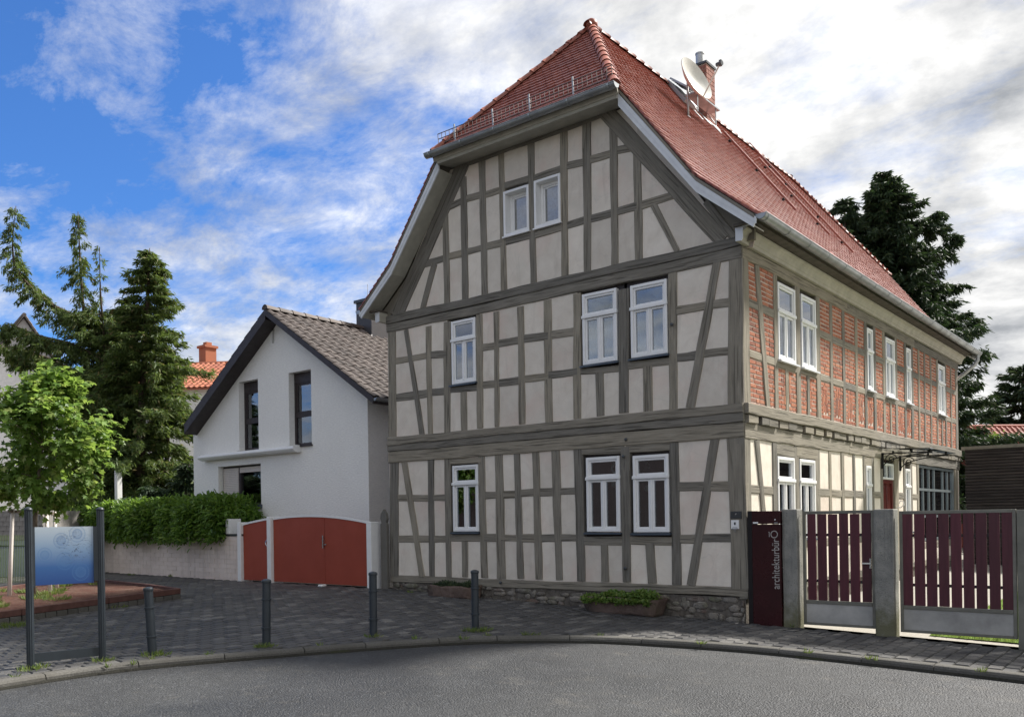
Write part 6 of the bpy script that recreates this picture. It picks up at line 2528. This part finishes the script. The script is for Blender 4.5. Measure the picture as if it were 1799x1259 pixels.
def tuft_cloud(parent, name, x0, x1, y0, y1, z, h, n, mat, ln, shape='needle', spill=0., upw=.9):
    O = np.stack([rng.uniform(x0, x1, n), rng.uniform(y0, y1, n), np.full(n, z)], 1)
    hgt = h*(.5+.5*np.sin(O[:, 0]*7+.7)*np.sin(O[:, 0]*3.1)) + h*.35
    O[:, 2] += rng.random(n)*np.abs(hgt)
    if spill:
        k = rng.random(n) < .22
        O[:, 1] = np.where(k, y0-rng.random(n)*spill, O[:, 1])
        O[:, 2] = np.where(k, z+.03-rng.random(n)*.06, O[:, 2])
    Dr = rng.normal(0, .7, (n, 3))+np.array((0, 0, upw))
    U = rng.normal(0, .5, (n, 3))+np.array((0, -.3, 1.))
    l = ln*rng.uniform(.6, 1.3, n)
    return leaf_cloud(name, O, Dr, U, l, l*(.22 if shape == 'needle' else .7), MT[mat], parent, shape)
tuft_cloud(t1_, 'plants', P[0][0]+.10, P[1][0]-.1, -.40, -.12, zt1-.05, .11, 1500, 'dark_plant_leaf', .07)
tuft_cloud(t2_, 'plants', P[2][0]-.02, P[3][0]-.12, -.44, -.10, zt2-.06, .13, 2600, 'herb_leaf', .055, 'laurel', .07, .5)

# ------------------------------------------------------------------ bollards
BL = [((268, 1148), (260, 1030), 'leaning dark blue-grey bollard standing beside the blue information board'),
      ((468, 1132), (468, 1016), 'upright dark blue-grey bollard, second from the blue information board'),
      ((656, 1116), (655, 1003), 'upright dark blue-grey bollard, third from the blue information board'),
      ((835, 1105), (834, 1000), 'dark blue-grey bollard in weeds in front of the small stone trough')]
pf1 = [(.052, -.25), (.052, .84), (.050, .845)]
mesh_b = {}
def part_mesh(nm, mb, mat):
    me = mb.mesh(nm, MT[mat])
    fixn(me)
    me.polygons.foreach_set('use_smooth', [True]*len(me.polygons))
    me.set_sharp_from_angle(angle=math.radians(35))
    return me
bsh = part_mesh('shaft', MB().lathe([(.054, -.25), (.054, .85)], 20), 'anthracite')
bcp = part_mesh('cap', MB().lathe([(.060, .845), (.062, .85), (.062, .872), (.056, .884), (.030, .896), (.004, .90)], 20), 'anthracite')
brg = part_mesh('ring', MB().lathe([(.055, -.012), (.066, -.008), (.066, .008), (.055, .012)], 20), 'anthracite')
for (b, tp, lab) in BL:
    G = ground(*b)
    G[2] = gz(G[0], G[1])
    Tt = at_depth(tp[0], tp[1], depth(G))
    ax = (Vector(Tt)-Vector(G)).normalized()
    h = (Vector(Tt)-Vector(G)).length/.90
    q = Vector((0, 0, 1)).rotation_difference(ax)
    r = thing('bollard', G, lab, 'bollard', 'bollards along the kerb', Matrix.Translation(Vector(G)) @ q.to_matrix().to_4x4() @ Matrix.Diagonal((1, 1, h, 1)))
    obj('shaft', bsh, r, None, False)
    obj('cap', bcp, r, None, False)
    for z in (.235, .62):
        obj('ring', brg, r, Matrix.Translation((0, 0, z)), False)

# ------------------------------------------------------------------ information board
sA, sB = ground(54, 1172), ground(180, 1157)
sv_ = Vector((sB[0]-sA[0], sB[1]-sA[1], 0))
SL = sv_.length
sv_.normalize()
sn_ = Vector((-sv_.y, sv_.x, 0))
if (Vector((CAM[0], CAM[1], 0))-Vector((sA[0], sA[1], 0))).dot(sn_) < 0:
    sn_ = -sn_
SM = Matrix((sv_, -sn_, Vector((0, 0, 1)))).transposed().to_4x4()
SM.translation = Vector((sA[0], sA[1], gz(sA[0], sA[1])))
board = thing('information_board', SM.translation, 'blue printed information board between two fluted dark posts', 'sign')
for s_ in (0, SL):
    m = MB()
    n = 40
    pts = []
    for i in range(n):
        an = 2*math.pi*i/n
        rr = .040+.0028*(1 if i % 4 < 2 else -1)
        pts.append((rr*math.cos(an), rr*math.sin(an)))
    b0 = 0
    for z in (-.25, 1.80):
        m.v += [tuple(SM @ Vector((s_+x, y, z))) for x, y in pts]
    m.f += [(i, (i+1) % n, n+(i+1) % n, n+i) for i in range(n)]
    po = m.build('post', MT['anthracite'], board)
    MB().lathe([(.045, 1.80), (.045, 1.815), (.036, 1.83), (.015, 1.842), (.002, 1.845)], 16, SM @ Matrix.Translation((s_, 0, 0))).build('post_cap', MT['anthracite'], po, smooth=True)
def sz_(px_, py_):
    dd = ray(px_, py_)
    n_ = np.array(sn_)
    t_ = ((np.array(SM.translation)-CAM) @ n_)/(dd @ n_)
    Q = CAM+dd*t_
    return float((Q-np.array(SM.translation)) @ np.array(sv_)), float(Q[2]-SM.translation.z)
a0, zb_ = sz_(62, 1028)
a1, zt_ = sz_(163, 924)
m = MB()
vs = [(a0, -.012, zb_), (a1, -.012, zb_), (a1, -.012, zt_), (a0, -.012, zt_), (a0, .012, zb_), (a1, .012, zb_), (a1, .012, zt_), (a0, .012, zt_)]
m.add([SM @ Vector(v) for v in vs], [(0, 1, 2, 3), (5, 4, 7, 6), (0, 4, 5, 1), (3, 2, 6, 7), (1, 5, 6, 2), (4, 0, 3, 7)])
me = m.mesh('panel', MT['info_print'])
ul = me.uv_layers.new(name='UVMap')
for p in me.polygons:
    for li in p.loop_indices:
        v = vs[me.loops[li].vertex_index]
        ul.data[li].uv = ((v[0]-a0)/(a1-a0), (v[2]-zb_)/(zt_-zb_))
obj('panel', me, board)
m = MB()
m.box(.03, a0-.002, -.02, .02, zb_-.02, zt_+.0, SM)
m.box(a1+.002, SL-.03, -.02, .02, zb_+.02, zt_-.0, SM)
m.build('holder', MT['anthracite'], board)
zl0 = (sz_(60, 1157)[1]+sz_(172, 1146)[1])/2
m = MB()
m.box(.03, SL-.03, -.012, .012, .055, .055+.105, SM)
m.build('lower_bar', MT['anthracite'], board)

# ------------------------------------------------------------------ planting bed with young maple and stakes
zb0 = gz(*bed_poly[0])
m = MB()
for i in range(4):
    a, b = Vector((*bed_poly[i], 0)), Vector((*bed_poly[(i+1) % 4], 0))
    L = (b-a).length
    n = max(1, round(L/1.5))
    for k in range(n):
        p, q = a+(b-a)*(k/n), a+(b-a)*((k+1)/n)
        dd = (q-p).normalized()
        p, q = p+dd*.004, q-dd*.004
        nn = Vector((-dd.y, dd.x, 0))
        zp0, zp1 = gz(p.x, p.y), gz(q.x, q.y)
        z_ = max(zp0, zp1)
        mm = MB()
        mm.prism([(p.x, p.y, zp0+.085), (q.x, q.y, zp1+.085), (q.x, q.y, zp1+.19), (p.x, p.y, zp0+.19)], nn*.06)
        if i == 0 and k == 0:
            bed = thing('planting_bed', (sum(c[0] for c in bed_poly)/4, sum(c[1] for c in bed_poly)/4, zb0), 'raised planting bed of bare soil with red-brown edging', 'planting bed')
        bevel(mm.build('edging', MT['corten'], bed), .008)
        nb_ = int((q-p).length/.20)
        for j in range(nb_):
            c0, c1 = p+dd*((q-p).length*j/nb_+.006), p+dd*((q-p).length*(j+1)/nb_-.006)
            mm = MB()
            zj = gz(c0.x, c0.y)
            mm.prism([(c0.x, c0.y, zj-.05), (c1.x, c1.y, zj-.05), (c1.x, c1.y, zj+.083), (c0.x, c0.y, zj+.083)], nn*.09)
            bevel(mm.build('edge_stone', MT['kerb_stone'], bed), .008)
bm = bmesh.new()
f_ = bm.faces.new([bm.verts.new((p[0], p[1], 0)) for p in bed_poly])
bmesh.ops.subdivide_edges(bm, edges=bm.edges[:], cuts=24, use_grid_fill=True)
from mathutils import noise as mnoise
for v in bm.verts:
    v.co.z = gz(v.co.x, v.co.y)+.13+.035*mnoise.noise(v.co*2.2)+.02*mnoise.noise(v.co*9)
me = bpy.data.meshes.new('soil')
bm.to_mesh(me)
bm.free()
me.materials.append(MT['soil'])
obj('soil', me, bed)

def weeds(name, spots, label, mat='grass_leaf', ln=.10, per=60, group=None):
    """small tufts of grass, too many blades to count: one object"""
    O, Dr, L_ = [], [], []
    for (x, y, z, r_) in spots:
        k = int(per*(r_/.15)**1.3)+6
        an = rng.random(k)*6.283
        q = r_*np.sqrt(rng.random(k))
        O.append(np.stack([x+q*np.cos(an), y+q*np.sin(an), np.full(k, z)], 1))
        Dr.append(np.stack([np.cos(an)*.6, np.sin(an)*.6, np.ones(k)*.9], 1)+rng.normal(0, .3, (k, 3)))
        L_.append(ln*rng.uniform(.4, 1.2, k))
    O, Dr, L_ = np.concatenate(O), np.concatenate(Dr), np.concatenate(L_)
    U = rng.normal(0, 1, O.shape)
    o = leaf_cloud(name, O, Dr, U, L_, L_*.16, MT[mat], None, 'needle', 'stuff')
    return tag(o, label, 'grass')
sp = []
for _ in range(24):
    a, b = rng.random(), rng.random()
    p = (1-a)*((1-b)*np.array(bed_poly[0])+b*np.array(bed_poly[1]))+a*((1-b)*np.array(bed_poly[3])+b*np.array(bed_poly[2]))
    x, y, _w = proj((p[0], p[1], .35))
    if x > 175 and rng.random() < .8:
        continue
    sp.append((p[0], p[1], gz(p[0], p[1])+.13, rng.uniform(.06, .24)))
weeds('bed_weeds', sp, 'patches of grass and weeds growing in the bare soil bed', 'grass_leaf', .10, 90)
sp = []
for x, y, r_ in ((52, 1176, .12), (70, 1172, .09), (182, 1160, .13), (266, 1150, .15), (285, 1150, .1), (470, 1135, .12), (656, 1118, .10), (838, 1108, .15), (850, 1107, .12), (820, 1108, .1), (150, 1068, .15), (200, 1066, .22), (215, 1062, .15), (15, 1100, .3), (30, 1098, .2), (230, 1010, .1), (206, 1000, .06), (460, 1136, .08), (375, 1016, .05), (300, 1012, .05), (720, 1040, .05), (1390, 1100, .05)):
    G = ground(x, y)
    sp.append((G[0], G[1], gz(G[0], G[1])-.005, r_))
for s_ in np.linspace(4, seg[-1]-12, 70):
    p, nn = kpt(s_+random.uniform(-.2, .2))
    p = p+nn*(KW+.01 if random.random() < .65 else -.01)
    z = gz(p[0], p[1])-.005 if (np.dot(nn, p) or True) else 0
    if random.random() < .4:
        sp.append((p[0], p[1], gz(p[0], p[1])-.01, random.uniform(.02, .06)))
weeds('pavement_weeds', sp, 'tufts of grass and weeds along kerb, posts and bed edging', 'grass_leaf', .075, 80)

tb = ground(58, 1058)
tb[2] = gz(tb[0], tb[1])+.12
TD = depth(tb)
tree = thing('young_maple_tree', tb, 'young broad-leaved tree with bright green lobed leaves tied between stakes', 'tree')
tq = lambda x, y, dy=0.: at_depth(x, y, TD+dy)
wd = MB()
trunk = [tq(59, 1070), tq(60, 980), tq(62, 900), tq(68, 840), tq(74, 775), tq(80, 712), tq(84, 668)]
wd.tube(trunk, [.045, .042, .040, .034, .026, .016, .006], 10)
tips = []
for k in range(34):
    t_ = rng.uniform(.48, .97)
    i = t_*(len(trunk)-1)
    c = trunk[int(i)]+(trunk[min(len(trunk)-1, int(i)+1)]-trunk[int(i)])*(i-int(i))
    an = rng.random()*6.283
    q = (t_-.48)/.49
    L = (.90*(1-q)**.75+.16)*rng.uniform(.75, 1.15)*(.75+.5*(math.cos(an) > -.2))
    e = c+np.array((math.cos(an)*L, math.sin(an)*L, L*rng.uniform(.10, .65)))
    mid_ = (c+e)/2+np.array((0, 0, .05))
    wd.tube([c, mid_, e], [.012, .008, .003], 5, False)
    tips += [(c, mid_, e)]
wd.build('trunk', MT['young_bark'], tree, smooth=True, fix=False)
O = []
for c, mm, e in tips:
    k = 105
    t_ = np.sqrt(rng.random(k))
    P_ = np.where((t_ < .5)[:, None], c+(mm-c)*(t_*2)[:, None], mm+(e-mm)*(t_*2-1)[:, None])
    O.append(P_+rng.normal(0, .12, (k, 3)))
O.append(np.array(trunk[-1])+rng.normal(0, .13, (120, 3)))
for x, y, r_ in ((30, 800, .32), (130, 790, .34), (150, 850, .25), (60, 860, .30), (20, 720, .28), (110, 720, .26), (165, 800, .2), (5, 860, .3), (100, 880, .22)):
    O.append(tq(x, y, rng.uniform(-.4, .3))+rng.normal(0, r_*.55, (150, 3)))
O = np.concatenate(O)
n = len(O)
out = unit(O-np.array(tq(75, 790)))
Dr = out*.55+np.array((0, 0, -.55))+rng.normal(0, .55, (n, 3))
U = out*.5+np.array((0, 0, 1.))+rng.normal(0, .45, (n, 3))
ll = rng.uniform(.07, .165, n)
leaf_cloud('crown', O, Dr, U, ll, ll*.95, MT['maple_leaf'], tree, 'lobed')
st_ = [((16, 1058), (22, 893)), ((89, 1052), (81, 896)), ((100, 1044), (96, 898))]
ST_T = []
labs = ['pale round tree stake left of the young tree, leaning slightly inwards', 'pale round tree stake behind the blue board, nearest the trunk', 'pale round tree stake at the back of the tree frame']
fr_ = thing('tree_stakes', ground(58, 1050), 'three pale round tree stakes joined by cross bars around the young trunk', 'tree support')
bases = []
for k, ((bx, by), (tx, ty)) in enumerate(st_):
    G = ground(bx, by)
    G[2] = gz(G[0], G[1])
    Tt = at_depth(tx, ty, depth(G))
    bases.append(Tt)
    m = MB()
    dn = (Vector(G)-Vector(Tt)).normalized()
    m.tube([Vector(G)+dn*.1, Vector(Tt)], [.038, .035], 10)
    m.build('stake', MT['young_bark' if False else 'shutter'], fr_, smooth=True)
for a, b in ((0, 1), (1, 2), (2, 0)):
    p, q = Vector(bases[a]), Vector(bases[b])
    dd = (q-p).normalized()
    m = MB()
    m.bar(p-dd*.08+Vector((0, 0, -.05)), q+dd*.08+Vector((0, 0, -.05)), .05, .05)
    m.build('cross_bar', MT['young_bark'], fr_)

# ------------------------------------------------------------------ right background: slatted shed, red-roofed outbuildings, lawn
SY = 14.25
shed = thing('slatted_shed', (3, SY, 0), 'flat-roofed shed clad in dark horizontal timber slats', 'shed')
m = MB()
m.box(.12, 9, SY+.03, SY+4, -.3, 3.36)
m.build('wall', MT['brown_black'], shed)
zb_ = .1
k = 0
sl_mesh = None
while zb_ < 3.30:
    P = [.10, 9.0]
    for a, b in ((.10, 1.5), (1.505, 4.0), (4.005, 9.0)):
        timber(lambda u, v, d: (u, SY-d, v), (a, zb_+.03), (b, zb_+.03), .062, .062, .02+random.uniform(-.003, .003), .02, 'slat', shed, .001, 'slat_wood')
    zb_ += .082
m = MB()
m.box(.02, 9.1, SY-.06, SY+4.1, 3.36, 3.45)
m.build('roof_edge', MT['gate_frame'], shed)

def simple_house(name, label, c, yaw, wdt, dep, eave, ridge, wall, tile, cat='house', ov=.3, group=None):
    """gabled house: wall prism, tiled roof slopes with courses; ridge along local y"""
    R = Matrix.Translation(Vector(c)) @ Matrix.Rotation(yaw, 4, 'Z')
    r = thing(name, c, label, cat, group, R)
    m = MB()
    m.prism([(-wdt/2, 0, -1), (wdt/2, 0, -1), (wdt/2, 0, eave), (0, 0, ridge-.1), (-wdt/2, 0, eave)], (0, dep, 0))
    m.build('wall', MT[wall], r, mw=R)
    rf = None
    for sg in (-1, 1):
        sl_ = math.hypot(wdt/2+ov, (ridge-eave)*(1+ov/(wdt/2)))
        ez_ = ridge-(ridge-eave)*(1+ov/(wdt/2))
        m = MB()
        m.prism([(0, -ov, ridge), (sg*(wdt/2+ov), -ov, ez_), (sg*(wdt/2+ov), dep+ov, ez_), (0, dep+ov, ridge)], (0, 0, .08))
        if rf is None:
            rf = m.build('roof', MT[tile], r, mw=R)
        else:
            m.build('roof_slope', MT[tile], rf, mw=R)
        # tile courses
        tm = MB()
        nr = int(sl_/.33)
        S_ = np.array((-sg*(wdt/2+ov), 0, ridge-ez_))/sl_
        N_ = np.array((sg*(ridge-ez_), 0, wdt/2+ov))/sl_
        for i in range(nr):
            for j in range(int((dep+2*ov)/.26)):
                b = np.array((sg*(wdt/2+ov), -ov+j*.26, ez_+.085))+S_*(i*sl_/nr)+N_*random.uniform(0, .01)
                e_ = np.array((0, 1, 0))
                pr = [(0, .01), (.07, .06), (.14, .05), (.20, .01), (.25, .012)]
                vs = [b+e_*a+N_*(h_+.02) for a, h_ in pr]+[b+S_*.36+e_*a+N_*h_ for a, h_ in pr]+[b+e_*a+N_*(h_-.02) for a, h_ in pr]
                tm.add(vs, [(q, q+1, 6+q, 5+q) for q in range(4)]+[(10+q, 11+q, q+1, q) for q in range(4)])
        tag(tm.build('roof_tiles', MT[tile], rf, mw=R, fix=False), kind='stuff')
    m = MB()
    m.tube([(0, -ov, ridge+.06), (0, dep+ov, ridge+.06)], .12, 8)
    m.build('ridge', MT[tile], rf, mw=R)
    return r, R, rf

# outbuilding with the long tiled roof: ridge roughly across the view
A_, B_ = at_depth(1704, 752, 42), at_depth(2050, 738, 43)
yaw_ = math.atan2(-(B_[0]-A_[0]), B_[1]-A_[1])
simple_house('outbuilding', 'long low outbuilding with dark red tiled roof behind the slatted shed', (A_[0], A_[1], 0), yaw_, 6.0, 12, float(A_[2])-2.6, float(A_[2]), 'far_white', 'dark_red_tile', 'building', .15)
# little gable with pale barge boards
P = at_depth(1710, 800, 36)
R_ = Matrix.Translation((P[0], P[1], 0)) @ Matrix.Rotation(.25, 4, 'Z')
gbh = thing('garden_house', (P[0], P[1], 0), 'small red garden house with pale barge boards beside the slatted shed', 'shed', None, R_)
za = float(at_depth(1700, 752, 36)[2])
m = MB()
m.prism([(-.85, 0, 0), (.85, 0, 0), (.85, 0, za-.85), (-.2, 0, za-.12), (-.85, 0, za-.5)], (0, 3, 0))
m.build('wall', MT['pinkwood'], gbh, mw=R_)
for (a, b) in (((-.2, za), (1.25, za-.98)), ((-.2, za), (-1.1, za-.62))):
    m = MB()
    m.prism([(a[0], -.45, a[1]), (b[0], -.45, b[1]), (b[0], -.45, b[1]-.16), (a[0], -.45, a[1]-.16)], (0, .05, 0))
    m.build('barge_board', MT['cornice_paint'], gbh, mw=R_)
    m = MB()
    m.prism([(a[0], -.45, a[1]+.002), (b[0], -.45, b[1]+.002), (b[0], 3.2, b[1]+.002), (a[0], 3.2, a[1]+.002)], (0, 0, .05))
    m.build('roof', MT['dark_red_tile'], gbh, mw=R_)
m = MB()
m.box(-.72, -.35, -.03, 0, za-1.0, za-.5, R_)
m.build('window', MT['white_paint'], gbh)
# shrub on the shed roof line
c = at_depth(1742, 774, 36)
shb = thing('shrub', (c[0], c[1], 0), 'loose green shrub between garden house and tiled outbuilding', 'shrub')
O = c+rng.normal(0, 1, (1300, 3))*np.array((.20, .20, .16))
O[:, 2] -= .05
leaf_cloud('foliage', O, rng.normal(0, 1, O.shape), rng.normal(0, 1, O.shape)+np.array((0, 0, 1)), rng.uniform(.06, .14, len(O)), rng.uniform(.03, .07, len(O)), MT['laurel_leaf'], shb, 'laurel')
m = MB()
for k in range(5):
    m.tube([(c[0]+rng.uniform(-.1, .1), c[1], 0), (c[0]+rng.uniform(-.3, .3), c[1], c[2]*.7), (c[0]+rng.uniform(-.4, .4), c[1], c[2])], [.04, .03, .01], 6)
m.build('stems', MT['bark'], shb)
# lawn in the yard behind the wide gate
lw = MB()
for k in range(1):
    lw.add([(2.45, .5, gz(2.45, .5)-.02), (9, .5, gz(9, .5)-.02), (9, 9, gz(9, 9)-.02), (2.45, 9, gz(2.45, 9)-.02)], [(0, 1, 2, 3)])
lawn = tag(lw.build('lawn', MT['lawn_base'], fix=False), 'sunlit patch of lawn behind the wide slatted gate', 'lawn', kind='structure')
n = 9000
O = np.stack([rng.uniform(2.45, 6, n), .5+rng.random(n)**1.7*5, np.zeros(n)], 1)
O[:, 2] = [gz(a, b)-.02 for a, b in O[:, :2]]
Dr = rng.normal(0, .35, (n, 3))+np.array((0, 0, 1.))
ll = rng.uniform(.03, .08, n)
tag(leaf_cloud('lawn_grass', O, Dr, rng.normal(0, 1, (n, 3)), ll, ll*.14, MT['grass_leaf'], None, 'needle', 'stuff'), 'short bright grass of the lawn behind the wide slatted gate', 'grass')

# ------------------------------------------------------------------ left background
P = at_depth(45, 800, 52)
za = float(at_depth(45, 556, 52)[2])
simple_house('grey_gable_house', 'tall pale grey gable house half hidden behind the bent spruce', (P[0], P[1], 0), YAW+.66, 5.4, 9, za-4.2, za, 'far_grey', 'concrete_tile')
# house with orange roof and brick chimney
P = at_depth(290, 860, 43)
ze_ = float(at_depth(300, 700, 43)[2])
zr_ = float(at_depth(330, 640, 43)[2])
rr, R_, rf_ = simple_house('orange_roof_house', 'white house with bright orange tiled roof and brick chimney behind the spruce', (P[0]+4.6, P[1]+3.6, 0), YAW+math.radians(84), 7.0, 10, ze_, zr_, 'far_white', 'orange_tile')
C0, C1 = at_depth(352, 660, 44), at_depth(378, 612, 44)
m = MB()
cxx = (np.array(C0)+np.array(C1))/2
m.box(cxx[0]-.30, cxx[0]+.30, cxx[1]-.30, cxx[1]+.30, float(C0[2])-1.2, float(C1[2]))
chm = m.build('chimney', MT['orange_brick'], rr)
m = MB()
m.box(cxx[0]-.37, cxx[0]+.37, cxx[1]-.37, cxx[1]+.37, float(C1[2]), float(C1[2])+.12)
m.box(cxx[0]-.15, cxx[0]+.15, cxx[1]-.15, cxx[1]+.15, float(C1[2])+.12, float(C1[2])+.3)
m.build('chimney_cap', MT['orange_brick'], chm)
# shingled outbuilding and green wire fence far left
P = at_depth(30, 985, 25)
R_ = Matrix.Translation((P[0], P[1], .1)) @ Matrix.Rotation(YAW-.1, 4, 'Z')
ob = thing('grey_garage', (P[0], P[1], .1), 'low grey garage wall with shingled upper strip behind the young tree', 'garage', None, R_)
m = MB()
m.box(-6, .7, 0, 3, -.3, 1.15, R_)
m.build('wall', MT['grey_panel'], ob)
z = 1.15
up_ = MB()
up_.box(-6.1, .8, .012, 3.1, 1.15, 2.0, R_)
upo = up_.build('upper_strip', MT['shingle_grey'], ob)
msh = MB().box(-.095, .095, -.012, .012, -.075, .075).mesh('shingle', MT['shingle_grey'])
L_ = []
for r_ in range(6):
    for k in range(15):
        L_.append(R_ @ Matrix.Translation((-2.2+k*.2+(.1 if r_ % 2 else 0), -.002, 1.24+r_*.135)) @ Matrix.Rotation(-.07, 4, 'X'))
for m_ in L_:
    obj('shingle', msh, upo, m_)
fn = thing('wire_fence', at_depth(20, 975, 21.5), 'low green picket fence in front of the grey garage', 'fence')
fa, fb = at_depth(-40, 962, 22), at_depth(44, 962, 22)
n = 30
for k in range(n):
    c = fa+(fb-fa)*k/(n-1)
    m = MB()
    m.bar((c[0], c[1], .2), (c[0], c[1], float(c[2])+.32), .014, .012)
    m.build('picket', MT['green_fence'], fn)
m = MB()
m.bar((fa[0], fa[1], float(fa[2])+.05), (fb[0], fb[1], float(fb[2])+.05), .03)
m.build('rail', MT['green_fence'], fn)

# ------------------------------------------------------------------ across the street (out of view, added to darken the reflections in the panes)
simple_house('reflection_house', 'unseen long dark house, added across the street to darken the pane reflections', (-40, -30, -.1), math.radians(-90), 9, 30, 5.5, 9.0, 'brown_black', 'slate')
for k, (x, y, s_, lab) in enumerate(((-44, -18, .75, 'unseen mid-sized spruce added for dark pane reflections'), (-8, -36, .8, 'unseen tallest spruce added for dark pane reflections'), (-36, -22, .62, 'unseen smallest spruce added for dark pane reflections'))):
    mw = Matrix.Translation((x, y, 0)) @ Matrix.Rotation(k*2.1, 4, 'Z') @ Matrix.Scale(s_, 4)
    r = thing('reflection_spruce', (x, y, 0), lab, 'tree', 'spruces added out of view for pane reflections', mw)
    for ch in spR.children:
        c = ch.copy()
        link(c, r, Matrix.Translation(-spR.matrix_basis.translation), False)
